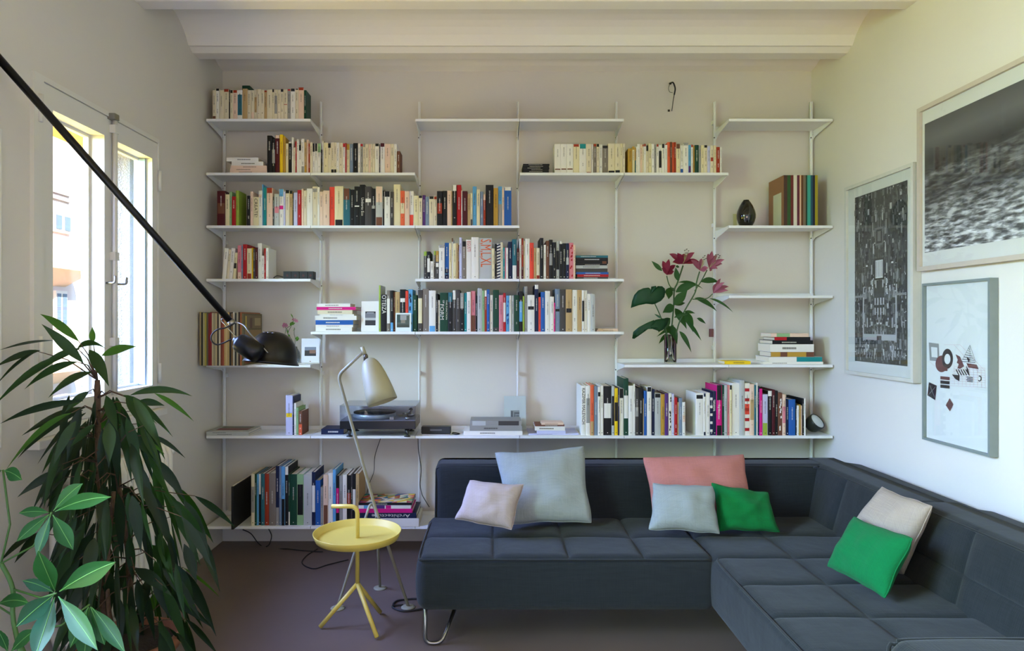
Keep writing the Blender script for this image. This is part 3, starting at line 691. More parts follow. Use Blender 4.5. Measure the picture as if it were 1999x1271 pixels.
pile([(1126, 1187, 4, .16, 'd', 'grey book at the bottom of the fourth-shelf pile'), (1127, 1188, 5, .16, 'r', 'red book in the pile ending the fourth shelf'), (1124.5, 1188, 4.2, .17, 'b', 'blue-grey book in the pile ending the fourth shelf'),
      (1124, 1186, 7, .16, 'd', 'charcoal book in the pile with white end letters', ((.78, .96, 'd'),)), (1124, 1186, 6, .16, 'T', 'pale grey book in the middle of the fourth-shelf pile'), (1124, 1185, 3, .15, 'k', 'slim black book on the pale grey one'),
      (1124, 1187, 5, .17, 'k', 'black book with brown end picture in the pile', ((.82, .95, 'N'),)), (1124, 1187, 6.5, .17, 'k', 'black book with white title below the green one'), (1124, 1187, 4.5, .17, 'E', 'dull teal book topping the fourth-shelf pile')], 3.875, 'E', 'book', 'pile ending the fourth shelf')
pile([(616, 687, 8.5, .15, 'w', 'thick white book at the bottom of the pink-topped stack'), (616, 689, 4.5, .16, 'w', 'slim white book under the blue one'), (616, 689.5, 9, .16, 'b', 'blue book in the pink-topped stack'),
      (615, 696, 8.5, .17, 'w', 'wide white book on top of the blue one'), (625, 691, 3, .15, 'w', 'thin white booklet in the pink-topped stack'), (620, 688, 8, .15, 'c', 'off-white book right under the pink one'),
      (618, 694.5, 6, .17, 'P', 'magenta pink book near the top of the stack'), (618, 683.5, 6.4, .15, 'w', 'white book topping the magenta one')], 3.875, 'G', 'book', 'stack beside the two photo cards')
pile([(1165, 1207, 3, .13, 's', 'thin pinkish booklet with curled edge beside the white spines'), (1167, 1206, 2.4, .12, 's', 'second thin booklet on the pinkish one')], 3.9, 'G', 'booklet', None, 'booklet')
pile([(1490, 1607, 5, .20, 'w', 'wide white book at the bottom of the picture-wall pile'), (1501, 1605, 9.5, .20, 'w', 'white and teal book in the picture-wall pile', ((.52, 1, 'e'),)), (1505, 1589, 9.5, .17, 'N', 'brown and gold book in the picture-wall pile', ((.0, .22, 'O'), (.38, .82, 'O'))),
      (1503, 1589, 15, .18, 'w', 'thick white book in the picture-wall pile', ()), (1508, 1587, 7.5, .19, 'k', 'black book with spaced white capitals, picture-wall pile'), (1512, 1582, 6.5, .16, 'k', 'black and red book in the picture-wall pile', ((0, .34, 'r'),)),
      (1505, 1579, 7, .15, 's', 'peach and pale green book topping the picture-wall pile', ((.15, .5, 'L'),))], 3.88, 'K', 'book', 'pile beside the picture wall')
yb = pile([(1416, 1466, 6, .13, 'y', 'yellow notebook with black band lying flat', (), -.05)], 3.89, 'K', 'notebook', None, 'notebook')
pile([(905, 1020, 8, .20, 'w', 'wide white book under the grey one', ()), (917, 1019, 10.5, .18, 'g', 'grey book lying on the wide white one'), (918, 1018, 9, .17, 'g', 'patterned grey book topping the pair', ((.04, .3, 'T'), (.55, .95, 'd')))], 3.875, 'H', 'book', 'books lying in front of the grey card')
pile([(1032, 1130, 2.2, .2, 'q', 'loose lilac-white sheets under the small books'), (1048, 1104, 6, .16, 'w', 'white book with blue edge on the loose sheets', ((0, 1, 'q'),)), (1044, 1103, 8, .17, 'w', 'white book under the brown notebook'),
      (1045, 1102, 3, .13, 'N', 'brown notebook on the small white books'), (1057, 1100, 4, .10, 's', 'beige booklet topping the brown notebook')], 3.885, 'H', 'book', 'small books lying beside the art books')
pile([(403, 486, 3.6, .215, 'T', 'lower of the magazines lying above the plant'), (402, 485, 3.8, .21, 'T', 'upper of the magazines, with a dark reddish cover'), ], 3.86, 'H', 'magazine', 'magazines above the plant', 'magazine')
z = ZR['H'] + .0225
mg = [o for o in COL.objects if o.name.startswith('magazine')][-1]
mb = MB().box(-.10, .10, -.05, .06, .0, .0006, mat('magazine_red', (120, 52, 48), .5)); 
zz = max(v.co.z for c_ in mg.children for v in c_.data.vertices)
o = MB().box(-.09, .095, -.045, .02, zz, zz + .0005, mat('magazine_red', (120, 52, 48), .5)).box(-.09, .095, .035, .085, zz, zz + .0005, mat('magazine_green', (96, 100, 80), .5)).build('cover_print'); o.parent = mg
pile([(627, 671, 10.5, .14, 'n', 'navy book lying under the turntable edge', ())], 3.90, 'H', 'book', None)
pile([(703, 818, 16, .22, 'w', 'thick white book with blue-grey lettering at the bottom of the art pile'), (699, 813, 10.5, .24, 'n', 'navy book with upside-down lettering'), (700, 805, 8, .2, 'P', 'magenta book in the art pile on the lowest shelf', ((0, 1, 'P'),)),
      (700, 802, 6.5, .2, 'w', 'white book with blue and pink spots on its spine', ((.1, .22, 'B'), (.28, .5, 'v'), (.52, .62, 'P'))), (700, 804, 5, .2, 'k', 'art book with a colourful geometric cover')], 3.85, 'I', 'book', 'art pile on the lowest shelf')
top = [o for o in COL.objects if o.get('label') == 'art book with a colourful geometric cover'][0]
zt = max(v.co.z for c_ in top.children for v in c_.data.vertices)
r_ = random.Random(4); cols = ['O', 'e', 'p', 's', 'L', 'r', 'i', 'E', 'o', 'v', 'y', 'c']
xs = [-.150 + .0375 * i for i in range(9)]; ys = [-.098 + .033 * j for j in range(7)]
pts = {(i, j): (xs[i] + (r_.uniform(-.012, .012) if 0 < i < 8 else 0), ys[j] + (r_.uniform(-.01, .01) if 0 < j < 6 else 0), zt + .0004) for i in range(9) for j in range(7)}
mb = MB()
for i in range(8):
    for j in range(6):
        a, b_, c_, d_ = pts[i, j], pts[i + 1, j], pts[i + 1, j + 1], pts[i, j + 1]
        mb.add([a, b_, c_], [(0, 1, 2)], cmat(r_.choice(cols))); mb.add([a, c_, d_], [(0, 1, 2)], cmat(r_.choice(cols)))
o = mb.build('cover_print'); o.parent = top
nv = [o for o in COL.objects if o.get('label') == 'navy book with upside-down lettering'][0]
add_text('Architecture', .026, m_ink_l, (0.02, -.1208, .0155), (-1, 0, 0), (0, 0, -1), nv, fit=.22)
for c_ in list(nv.children):
    if c_.name.startswith('spine_lettering'): bpy.data.objects.remove(c_)

# ---- vinyl records at the window end
lpcol = [(150, 132, 96), (40, 40, 34), (170, 160, 120), (160, 150, 60), (90, 84, 60), (120, 24, 26), (130, 26, 28), (180, 166, 130), (150, 140, 110), (190, 172, 130), (60, 54, 44), (196, 186, 158), (120, 52, 34), (150, 70, 44),
         (190, 160, 100), (196, 170, 116), (176, 150, 96), (34, 30, 28), (120, 90, 50), (190, 182, 156), (40, 46, 40), (170, 160, 130), (58, 40, 30), (150, 84, 40), (96, 84, 50)]
lpname = ['tan', 'black', 'beige', 'mustard', 'olive', 'dark red', 'red', 'beige', 'khaki', 'cream', 'charcoal', 'pale', 'rust', 'copper', 'sandy', 'sandy', 'tan', 'black', 'brown', 'cream', 'dark green', 'beige', 'dark brown', 'orange-brown', 'olive gold']
x = -1.634; step = (.250 - .001) / 25
for i in range(25):
    h = .300 + rng.uniform(-.006, .003); m = mat('record_%d' % i, lpcol[i], .6)
    t = empty('record_sleeve', (x + step / 2, Y(3.772), ZR['K'] + .0002), lpname[i] + ' record sleeve, ' + ordinal(i + 1) + ' in the row from the window wall', 'record', 'vinyl records on the shelf')
    o = MB().prism([(-step / 2 + .0004, 0), (step / 2 - .0006, 0), (step / 2 - .0006, .306), (-step / 2 + .0004, .306)], 0, h, 'z', m).build('sleeve'); o.parent = t
    o = MB().box(-step / 2 + .0018, step / 2 - .002, .3062, .3085, .004, h - .004, mat('record_inner', (30, 30, 30), .4)).build('disc_edge'); o.parent = t
    if i == 24:
        y0 = step / 2 - .0004; mb = MB()
        for (a, b_, u, v, c) in ((.02, .29, .01, .12, (120, 44, 36)), (.02, .29, .135, .20, (134, 106, 62)), (.02, .29, .21, .285, (112, 92, 58)), (.03, .05, .2, .28, (190, 160, 50)), (.10, .14, .21, .27, (86, 50, 34)), (.18, .28, .225, .27, (160, 140, 100)), (.09, .18, .03, .10, (150, 60, 48)), (.19, .27, .04, .09, (96, 70, 46))):
            xx = y0 + (.0002 if (b_ - a) < .2 else 0)
            mb.add([(xx, a, u), (xx, b_, u), (xx, b_, v), (xx, a, v)], [(0, 1, 2, 3)], mat('sleeve_art_%d%d' % (c[0], c[1]), c, .5))
        o = mb.build('cover_art'); o.parent = t
    x += step

# ---- box set of colourful spines beside the picture wall
bs = [(1530, 1537, (66, 38, 30), 'dark brown'), (1537, 1543.5, (34, 78, 30), 'green'), (1543.5, 1549, (96, 24, 22), 'dark red'), (1549, 1556, (206, 200, 180), 'off-white'), (1556, 1561, (88, 22, 44), 'plum'), (1561, 1564, (214, 176, 140), 'peach'),
      (1564, 1568, (92, 52, 20), 'brown'), (1568, 1573, (110, 96, 74), 'grey-brown'), (1573, 1576, (20, 56, 36), 'dark green'), (1576, 1582.5, (48, 150, 130), 'turquoise'), (1582.5, 1586.5, (16, 70, 88), 'petrol blue'), (1586.5, 1591, (12, 20, 48), 'navy'), (1591, 1596.5, (150, 138, 20), 'olive yellow')]
for i, (a, b_, c, nm) in enumerate(bs):
    x0, x1 = XX(a, 3.868), XX(b_, 3.868); h = ZZ(342, 3.868) - ZR['D']
    t = empty('book', ((x0 + x1) / 2, Y(3.868), ZR['D']), nm + ' volume of the colourful set beside the black vase', 'book', 'colourful set of volumes')
    w = x1 - x0 - .0006; m = mat('set_' + nm.replace(' ', '_').replace('-', '_'), c, .5); dp = .205
    o = MB().prism([(-w / 2, dp), (-w / 2, 0), (w / 2, 0), (w / 2, dp), (w / 2 - .001, dp), (w / 2 - .001, .001), (-w / 2 + .001, .001), (-w / 2 + .001, dp)], 0, h, 'z', m).build('cover'); o.parent = t
    o = MB().box(-w / 2 + .001, w / 2 - .001, .001, dp - .003, .002, h - .002, m_page).build('pages'); o.parent = t
    if i == 0:
        o = MB().box(-w / 2 - .0012, -w / 2 - .0001, .0, dp, 0, h, mat('slipcase_tan', (140, 98, 62), .6)).build('side_board'); o.parent = t
        o = MB().box(-w / 2 - .0016, -w / 2 - .0013, .03, .14, .004, h * .68, mat('pale_label', (186, 186, 150), .35)).build('pale_label'); o.parent = t

# ================================================================== SOFA
m_sofa = fabric_mat('sofa_weave', (26, 30, 33), 700, .4, .2, .08)
m_pipe = fabric_mat('sofa_piping', (22, 25, 27), 700, .2, .1, .1)
m_chrome = mat('satin_chrome', (140, 138, 134), .28, metal=1.0)
def rblock(x0, x1, d0, d1, z0, z1, r, m, seamx=(), seamd=(), puff=.014, bulge=.012, nx=60, nd=40, nz=10, tufted='top', seamz=()):
    """upholstered block: rounded box surface with quilted seams on its top (or on its -x / -y face)"""
    x0, x1 = min(x0, x1), max(x0, x1); y0, y1 = Y(min(d0, d1)), Y(max(d0, d1))
    ix0, ix1, iy0, iy1, iz0, iz1 = x0 + r, x1 - r, y0 + r, y1 - r, z0 + r, z1 - r
    def lin(a, b_, n): return [a + (b_ - a) * i / n for i in range(n + 1)]
    def near(v, seams, a, b_):
        e = sorted([a, *seams, b_])
        for p, q in zip(e, e[1:]):
            if p <= v <= q + 1e-9:
                t = (v - p) / max(q - p, 1e-6); return 1 - abs(2 * t - 1) ** 9
        return 0
    bm = bmesh.new(); cache = {}
    def vert(p):
        k = (round(p[0], 5), round(p[1], 5), round(p[2], 5))
        if k in cache: return cache[k]
        q = Vector((min(max(p[0], ix0), ix1), min(max(p[1], iy0), iy1), min(max(p[2], iz0), iz1)))
        dv = Vector(p) - q; n = dv.normalized() if dv.length > 1e-9 else Vector((0, 0, 1)); s = q + n * r
        tu = (q.x, q.y, q.z)
        u = near(s.x, seamx, x0, x1); v = near(s.y, [Y(k_) for k_ in seamd], y0, y1); w = near(s.z, seamz, z0, z1)
        if tufted == 'top' and n.z > .3: s.z += puff * (u * v - 1) * n.z + .004 * noise.noise(s * 5) 
        if tufted == 'left' and n.x < -.3: s.x -= (puff * (v * w - 1) + .004 * noise.noise(s * 5)) * -n.x
        if tufted == 'front' and n.y < -.3: s.y -= (puff * (u * w - 1) + .004 * noise.noise(s * 5)) * -n.y
        hz = sin(pi * min(max((s.z - z0) / (z1 - z0), 0), 1))
        if abs(n.z) < .7 and tufted == 'top': s += Vector((n.x, n.y, 0)) * bulge * (hz - .3)
        cache[k] = bm.verts.new(s); return cache[k]
    def face(ps):
        vs = [vert(p) for p in ps]
        if len(set(vs)) > 2:
            try: bm.faces.new(list(dict.fromkeys(vs)))
            except ValueError: pass
    def axis(a, b_, n, seams):
        """denser near ends and seams"""
        out = set(lin(a, b_, n)); 
        for e in (a, b_):
            for k in (.25, .5, .75, 1): out.add(e + (r * k if e == a else -r * k))
        for e in seams:
            for k in (-.016, -.008, -.004, 0, .004, .008, .016): out.add(e + k)
        o = sorted(v for v in out if a - 1e-9 <= v <= b_ + 1e-9); res = [o[0]]
        for v in o[1:]:
            if v - res[-1] > .0025: res.append(v)
        res[-1] = b_; return res
    xs = axis(x0, x1, nx, seamx); ys = axis(y0, y1, nd, [Y(k_) for k_ in seamd]); zs = axis(z0, z1, nz, seamz)
    for i in range(len(xs) - 1):
        for j in range(len(ys) - 1):
            face([(xs[i], ys[j], z1), (xs[i + 1], ys[j], z1), (xs[i + 1], ys[j + 1], z1), (xs[i], ys[j + 1], z1)])
            face([(xs[i], ys[j], z0), (xs[i], ys[j + 1], z0), (xs[i + 1], ys[j + 1], z0), (xs[i + 1], ys[j], z0)])
    for k in range(len(zs) - 1):
        for i in range(len(xs) - 1):
            face([(xs[i], y0, zs[k]), (xs[i + 1], y0, zs[k]), (xs[i + 1], y0, zs[k + 1]), (xs[i], y0, zs[k + 1])])
            face([(xs[i], y1, zs[k]), (xs[i], y1, zs[k + 1]), (xs[i + 1], y1, zs[k + 1]), (xs[i + 1], y1, zs[k])])
        for j in range(len(ys) - 1):
            face([(x0, ys[j], zs[k]), (x0, ys[j], zs[k + 1]), (x0, ys[j + 1], zs[k + 1]), (x0, ys[j + 1], zs[k])])
            face([(x1, ys[j], zs[k]), (x1, ys[j + 1], zs[k]), (x1, ys[j + 1], zs[k + 1]), (x1, ys[j], zs[k + 1])])
    mb = MB(); bm.verts.ensure_lookup_table(); bm.verts.index_update()
    mb.add([v.co[:] for v in bm.verts], [[v.index for v in f.verts] for f in bm.faces], m, True); bm.free()
    return mb
sofa = empty('corner_sofa', (.9, Y(2.9), 0), 'large slate blue-grey quilted corner sofa on thin metal legs', 'sofa')
S0, S1 = -.295, .925
SX = [.02, .327, .634]; SX2 = [1.235]; SD = [2.99]
def warp(mb, fn): mb.v = [tuple(fn(Vector(v))) for v in mb.v]; return mb
def shear_back(p):  # seat front leans slightly outwards at the bottom
    return p
child(rblock(S0, S1, 2.715, 3.33, .172, .400, .040, m_sofa, SX, SD, nx=80, nd=40), 'bench_seat', sofa)
child(rblock(.905, 1.62, 1.46, 3.33, .172, .405, .040, m_sofa, SX2, [1.9, 2.17, 2.44, 2.71, 2.99], nx=50, nd=110), 'chaise_seat', sofa)
# backrests lean: wider at the foot
def back_lean(p):
    t = (p.z - .30) / .35; return Vector((p.x, p.y + .07 * max(0, min(1.1, t)) if p.y < Y(3.43) else p.y, p.z))
child(warp(rblock(-.268, 1.72, 3.235, 3.50, .26, .648, .035, m_sofa, [.34, .95], [], tufted='front', puff=.010, nx=80, nd=8, nz=30, seamz=()), back_lean), 'back_cushion', sofa)
def side_lean(p):
    if p.z > .45 and p.x > 1.68: p = Vector((p.x, p.y, p.z - .04 * (p.x - 1.68) / .28))
    t = (p.z - .30) / .35; return Vector((p.x + .10 * max(0, min(1.1, t)) if p.x < 1.70 else p.x, p.y, p.z))
child(warp(rblock(1.525, 1.955, 2.60, 3.50, .26, .650, .035, m_sofa, [], [3.05], tufted='left', puff=.010, nx=8, nd=60, nz=30), side_lean), 'side_cushion', sofa)
child(warp(rblock(1.525, 1.96, 1.46, 2.595, .26, .662, .035, m_sofa, [], [2.25, 1.9], tufted='left', puff=.012, nx=8, nd=80, nz=30, seamz=[.50]), side_lean), 'side_cushion', sofa)
# armrest closing the near end
child(rblock(.90, 1.95, 1.30, 1.53, .172, .640, .040, m_sofa, [1.35], [], puff=.006, nx=50, nd=20, nz=20), 'armrest', sofa)
# piping
def pipe_line(pts, name='piping', r=.0042, m=None):
    child(MB().tube(smooth_path(pts, 4), r, m or m_pipe, 6), name, sofa)
zt = .386
pipe_line([(S0 + .012, Y(3.22), zt), (S0 + .006, Y(3.0), zt), (S0 + .006, Y(2.76), zt), (S0 + .02, Y(2.727), zt), (S0 + .06, Y(2.718), zt), (.3, Y(2.717), zt), (.7, Y(2.717), zt), (.90, Y(2.718), zt)])
pipe_line([(.93, Y(2.716), zt + .004), (.915, Y(2.66), zt + .004), (.911, Y(2.4), zt + .004), (.911, Y(2.0), zt + .004), (.911, Y(1.56), zt + .004)])
pipe_line([(-.262, Y(3.27), .40), (-.262, Y(3.305), .57), (-.262, Y(3.32), .615), (-.24, Y(3.318), .632), (-.1, Y(3.318), .636), (.5, Y(3.318), .636), (1.54, Y(3.316), .636), (1.60, Y(3.30), .636), (1.63, Y(3.24), .636), (1.632, Y(3.1), .636), (1.632, Y(2.62), .636)])
pipe_line([(1.634, Y(2.59), .648), (1.634, Y(2.2), .650), (1.634, Y(1.56), .650)])
pipe_line([(.912, Y(1.525), .22), (.905, Y(1.52), .58), (.93, Y(1.522), .618), (1.0, Y(1.524), .628), (1.6, Y(1.524), .628)])
# bent wire legs
def leg(pts): child(MB().tube(round_corner(pts, .03), .0085, m_chrome, 10), 'leg', sofa)
leg([(-.268, Y(2.80), .185), (-.268, Y(2.80), .009), (-.200, Y(2.80), .009), (-.115, Y(2.95), .185)])
leg([(-.25, Y(3.38), .27), (-.25, Y(3.38), .009), (-.17, Y(3.38), .009), (-.10, Y(3.25), .185)])
leg([(.955, Y(2.30), .185), (.955, Y(2.30), .009), (1.02, Y(2.30), .009), (1.12, Y(2.42), .185)])
leg([(.98, Y(1.38), .185), (.98, Y(1.38), .009), (1.05, Y(1.38), .009), (1.15, Y(1.50), .185)])
leg([(1.75, Y(3.38), .27), (1.75, Y(3.38), .009), (1.66, Y(3.38), .009), (1.58, Y(3.25), .185)])
leg([(1.75, Y(1.38), .185), (1.75, Y(1.38), .009), (1.66, Y(1.38), .009), (1.58, Y(1.50), .185)])

# ---- cushions
def cushion(bl, br, tr, tl, T, c, label, name='cushion', wr=.010, seed=0, group='cushions on the sofa', pinch=.07):
    bl, br, tr, tl = [Vector(v) for v in (bl, br, tr, tl)]
    n = ((br - bl).cross(tl - bl)).normalized()   # points to the viewer
    if n.y > 0: n = -n
    cen = (bl + br + tr + tl) / 4; N = 30; v = []; f = []
    def base(u, w):
        a = (u + 1) / 2; b_ = (w + 1) / 2
        return bl * (1 - a) * (1 - b_) + br * a * (1 - b_) + tr * a * b_ + tl * (1 - a) * b_
    def pt(u, w, s):
        uu = u * (1 - pinch * (1 - w * w)); ww = w * (1 - pinch * (1 - u * u))
        h = max(0, (1 - u * u) * (1 - w * w)) ** .42 * T / 2
        p = base(uu, ww)
        q = Vector((u * 1.7 + seed, w * 1.7, s * .6 + seed * 2)); ed = 1 - max(abs(u), abs(w)) ** 4
        wv = wr * (noise.noise(q * 1.3) + .6 * abs(noise.noise(Vector((u * 5 + seed, w * 2, seed)))) * (abs(u) + abs(w)) * .7) * ed
        cr = 1 - .03 * abs(u * w) ** 6; p = cen + (p - cen) * cr
        ob = noise.noise(Vector((u * 2.2 + seed * 3, w * 2.2, 4.4))) * .006; p = p + (br - bl).normalized() * ob * u + (tl - bl).normalized() * ob * w
        return p + n * (s * (h + wv)) - cen
    for s in (1, -1):
        for j in range(N + 1):
            for i in range(N + 1): v.append(pt(-cos(pi * i / N), -cos(pi * j / N), s))
    W1 = N + 1
    for s_, off in ((0, 0), (1, W1 * W1)):
        for j in range(N):
            for i in range(N):
                q = (off + j * W1 + i, off + j * W1 + i + 1, off + (j + 1) * W1 + i + 1, off + (j + 1) * W1 + i)
                f.append(q if s_ == 0 else q[::-1])
    t = empty(name, cen, label, 'cushion', group)
    m = fabric_mat('linen_' + '_'.join(map(str, c)), c, 900, .35, .10, .04)
    o = MB().add(v, f, m, True).build('cover', fixn=True); o.parent = t
    edge = [pt(-cos(pi * i / N), -1, 0) for i in range(N)] + [pt(1, -cos(pi * i / N), 0) for i in range(N)] + [pt(cos(pi * i / N), 1, 0) for i in range(N)] + [pt(-1, cos(pi * i / N), 0) for i in range(N + 1)]
    o = MB().tube(edge, .0026, m, 6, caps=False).build('seam'); o.parent = t
    return t
cushion(P(988, 1026, 3.07), P(1156, 1022, 3.06), P(1141, 869, 3.23), P(966, 884, 3.24), .15, (136, 142, 142), 'large pale blue cushion leaning on the sofa back', seed=1, wr=.018)
cushion(P(887, 1014, 2.98), P(1000, 1036, 2.91), P(1022, 946, 3.00), P(916, 936, 3.07), .11, (158, 143, 138), 'small pinkish white cushion in front of the large pale blue one', seed=2)
cushion(P(1275, 1022, 3.09), P(1478, 1022, 3.09), P(1453, 886, 3.21), P(1252, 891, 3.22), .12, (162, 104, 96), 'large salmon pink cushion against the sofa back', seed=3, wr=.018)
cushion(P(1266, 1034, 2.94), P(1406, 1043, 2.90), P(1393, 948, 2.99), P(1274, 943, 3.03), .10, (128, 134, 132), 'small pale blue cushion in front of the salmon pink one', seed=4)
cushion(P(1404, 1036, 2.97), P(1522, 1038, 2.96), P(1500, 961, 3.06), P(1389, 943, 3.04), .09, (3, 98, 46), 'bright green cushion touching the small pale blue cushion', seed=5, wr=.018)
cushion(P(1622, 1086, 2.69), P(1765, 1124, 2.41), P(1822, 987, 2.36), P(1722, 948, 2.61), .13, (148, 134, 122), 'beige cushion against the side backrest, behind a green one', seed=6)
cushion(P(1612, 1106, 2.52), P(1728, 1168, 2.23), P(1786, 1050, 2.26), P(1667, 1010, 2.54), .10, (2, 98, 52), 'bright green cushion leaning on the beige cushion', seed=7)

# ================================================================== YELLOW SIDE TABLE
m_yel = mat('yellow_lacquer', (204, 180, 82), .45)
tx, td = -.585, 2.97; tb = empty('side_table', (tx, Y(td), 0), 'round yellow metal tray table with a bent carrying handle', 'table')
R = .190; zt = .395
prof_ = [(0, zt), (R - .022, zt), (R - .012, zt + .004), (R, zt + .030), (R + .0022, zt + .031), (R + .003, zt + .029), (R - .008, zt - .001), (R - .02, zt - .004), (0, zt - .004)]
child(MB().lathe(prof_, m_yel, 72, Matrix.Translation((tx, Y(td), 0))), 'tray', tb)
pole = round_corner([(tx, Y(td), .185), (tx, Y(td), .535), (tx - .115, Y(td), .535)], .035, 8)
child(MB().tube(pole, .0095, m_yel, 14), 'pole', tb)
for (px, py) in ((625, 1226), (736, 1247), (742, 1197)):
    d = 1.345 * F / (py - 630); e = Vector((XX(px, d), Y(d), .010))
    child(MB().tube([(tx, Y(td), .192), e], .0095, m_yel, 12), 'leg', tb)
child(MB().lathe([(0, zt - .02), (.02, zt - .02), (.022, zt - .004), (0, zt - .004)], m_yel, 24, Matrix.Translation((tx, Y(td), 0))), 'tray_collar', tb)

# ================================================================== FLOOR LAMP
m_lamp = mat('champagne_lacquer', (156, 150, 118), .45)
m_lampleg = mat('lamp_grey', (146, 142, 118), .45)
fl = empty('floor_lamp', (-.55, Y(3.24), 0), 'cream-grey floor lamp with bullet shade on three thin legs', 'lamp')
foot = [Vector((XX(797, 3.171), Y(3.171), 0)), Vector((XX(659, 3.16), Y(3.16), 0)), Vector((XX(742, 3.40), Y(3.40), 0))]
apex = P(733, 993, 3.20); bend = P(660, 733, 3.10); head = P(709, 687, 3.02)
stem = round_corner([foot[0] + Vector((0, 0, .006)), apex, bend, head], .035, 8)
# keep the long run straight: main leg and stem are one tube
child(MB().tube(stem, .0075, m_lampleg, 12), 'stem', fl)
a2 = P(717, 1000, 3.21); a3 = P(727, 990, 3.25)
child(MB().tube(smooth_path([foot[1] + Vector((0, 0, .006)), foot[1].lerp(a2, .9) + Vector((0, 0, .0)), a2.lerp(a3, .6) + Vector((-.002, 0, .018)), a3 + Vector((.008, 0, .0)), apex + Vector((.006, .01, -.045))], 6), .0065, m_lampleg, 10), 'leg', fl)
child(MB().tube([foot[2] + Vector((0, 0, .006)), apex + Vector((0, .015, -.02))], .0065, m_lampleg, 10), 'leg', fl)
for p in foot: child(MB().lathe([(0, .008), (.020, .008), (.033, .004), (.034, 0), (0, 0)], m_lampleg, 28, Matrix.Translation(p)), 'foot_disc', fl)
# shade
top = P(719, 700, 2.98); rim = P(747, 785, 2.94); ax = (rim - top); L = ax.length; q = ax.normalized().to_track_quat('Z', 'Y'); M = Matrix.Translation(top) @ q.to_matrix().to_4x4()
sp_ = [(.0, -.002), (.012, .0), (.026, .008), (.036, .022), (.045, .045), (.053, .08), (.060, .125), (.064, .16), (.067, L), (.0655, L), (.0625, .16), (.058, .125), (.051, .08), (.043, .045), (.034, .024), (.02, .006), (0, .003)]
child(MB().lathe(sp_, m_lamp, 56, M), 'lamp_shade', fl)
child(MB().lathe([(0, 0), (.010, 0), (.010, .022), (.006, .03), (0, .03)], mat('knurled_metal', (90, 84, 74), .4, metal=.8), 24, Matrix.Translation(P(714, 691, 3.0) + Vector((0, 0, -.03))) ), 'knob', fl)
child(MB().lathe([(0, -.02), (.009, -.02), (.009, .022), (0, .022)], m_lamp, 20, Matrix.Translation(P(710, 686, 3.02)) @ Matrix.Rotation(-.35, 4, 'Y')), 'joint', fl)
m_cable = mat('black_cable', (18, 18, 20), .55)
cp = [P(770, 1183, 3.18), P(768, 1174, 3.2), P(775, 1166, 3.235), P(790, 1162, 3.25), P(812, 1163, 3.26), P(835, 1166, 3.25), P(856, 1172, 3.2)]
cp = [Vector((p.x, p.y, .005)) for p in cp]
o = MB().tube(smooth_path(cp + [Vector((-.3, Y(3.15), .005)), Vector((-.40, Y(3.12), .005)), Vector((-.46, Y(3.17), .005)), Vector((-.41, Y(3.19), .005))], 6), .0045, m_cable, 8).build('power_cord', None, origin=(-.36, Y(3.2), 0)); tag(o, 'coiled black cord on the floor by the sofa corner', 'cord')

# ================================================================== BLACK WALL LAMP
m_blk = mat('black_enamel', (11, 11, 12), .32, spec=.3)
wl = empty('wall_lamp', (XL, Y(2.2), 2.3), 'black long-armed wall lamp with a domed shade', 'lamp')
aend = P(450, 628, 2.62); astart = P(-25, 90, 2.16); astart.x = XL + .03
child(MB().tube([astart, aend], [.0135, .0125], m_blk, 14), 'arm', wl)
child(MB().box(XL, XL + .02, astart.y - .05, astart.y + .05, astart.z - .09, astart.z + .09, m_blk).tube([(XL + .02, astart.y, astart.z), tuple(astart)], .012, m_blk), 'wall_bracket', wl)
child(MB().tube([P(449, 626, 2.62), P(456, 634, 2.625)], .015, m_chrome, 14), 'ferrule', wl)
# dome
dc = P(529, 709, 2.66)
Md = Matrix.Translation(dc) @ Matrix.Rotation(radians(5), 4, 'Y') @ Matrix.Rotation(radians(-6), 4, 'X')
dp = [(.0, .127), (.02, .1255), (.04, .121), (.058, .111), (.073, .097), (.085, .079), (.093, .058), (.097, .036), (.098, .018), (.104, .006), (.108, .0), (.1065, -.002), (.101, .006), (.095, .018), (.094, .036), (.089, .058), (.08, .079), (.066, .097), (.05, .111), (.03, .119), (0, .122)]
ds = child(MB().lathe(dp, m_blk, 64, Md), 'lamp_shade', wl)
for a in (-.5, -.15, .2):
    q = Md @ Vector((.052 * sin(a), -.052 * cos(a), .1165))
    child(MB().lathe([(0, 0.004), (.004, .003), (.005, 0)], mat('vent_metal', (120, 120, 120), .3, metal=.6), 12, Matrix.Translation(q)), 'vent_hole', ds)  # small grey metal beads marking the vents
# socket housing
h0 = P(464, 666, 2.56); h1 = P(504, 690, 2.54); axh = (h1 - h0).normalized()
Mh = Matrix.Translation(h0) @ axh.to_track_quat('Z', 'Y').to_matrix().to_4x4(); Lh = (h1 - h0).length
child(MB().lathe([(0, -.012), (.012, -.012), (.014, -.004), (.024, 0), (.033, .006), (.037, .016), (.039, Lh * .6), (.037, Lh), (.02, Lh + .012), (0, Lh + .014)], m_blk, 40, Mh), 'socket_housing', wl)
child(MB().lathe([(.008, -.016), (.010, -.017), (.012, -.014), (.012, -.011)], m_chrome, 24, Mh), 'socket_ring', wl)
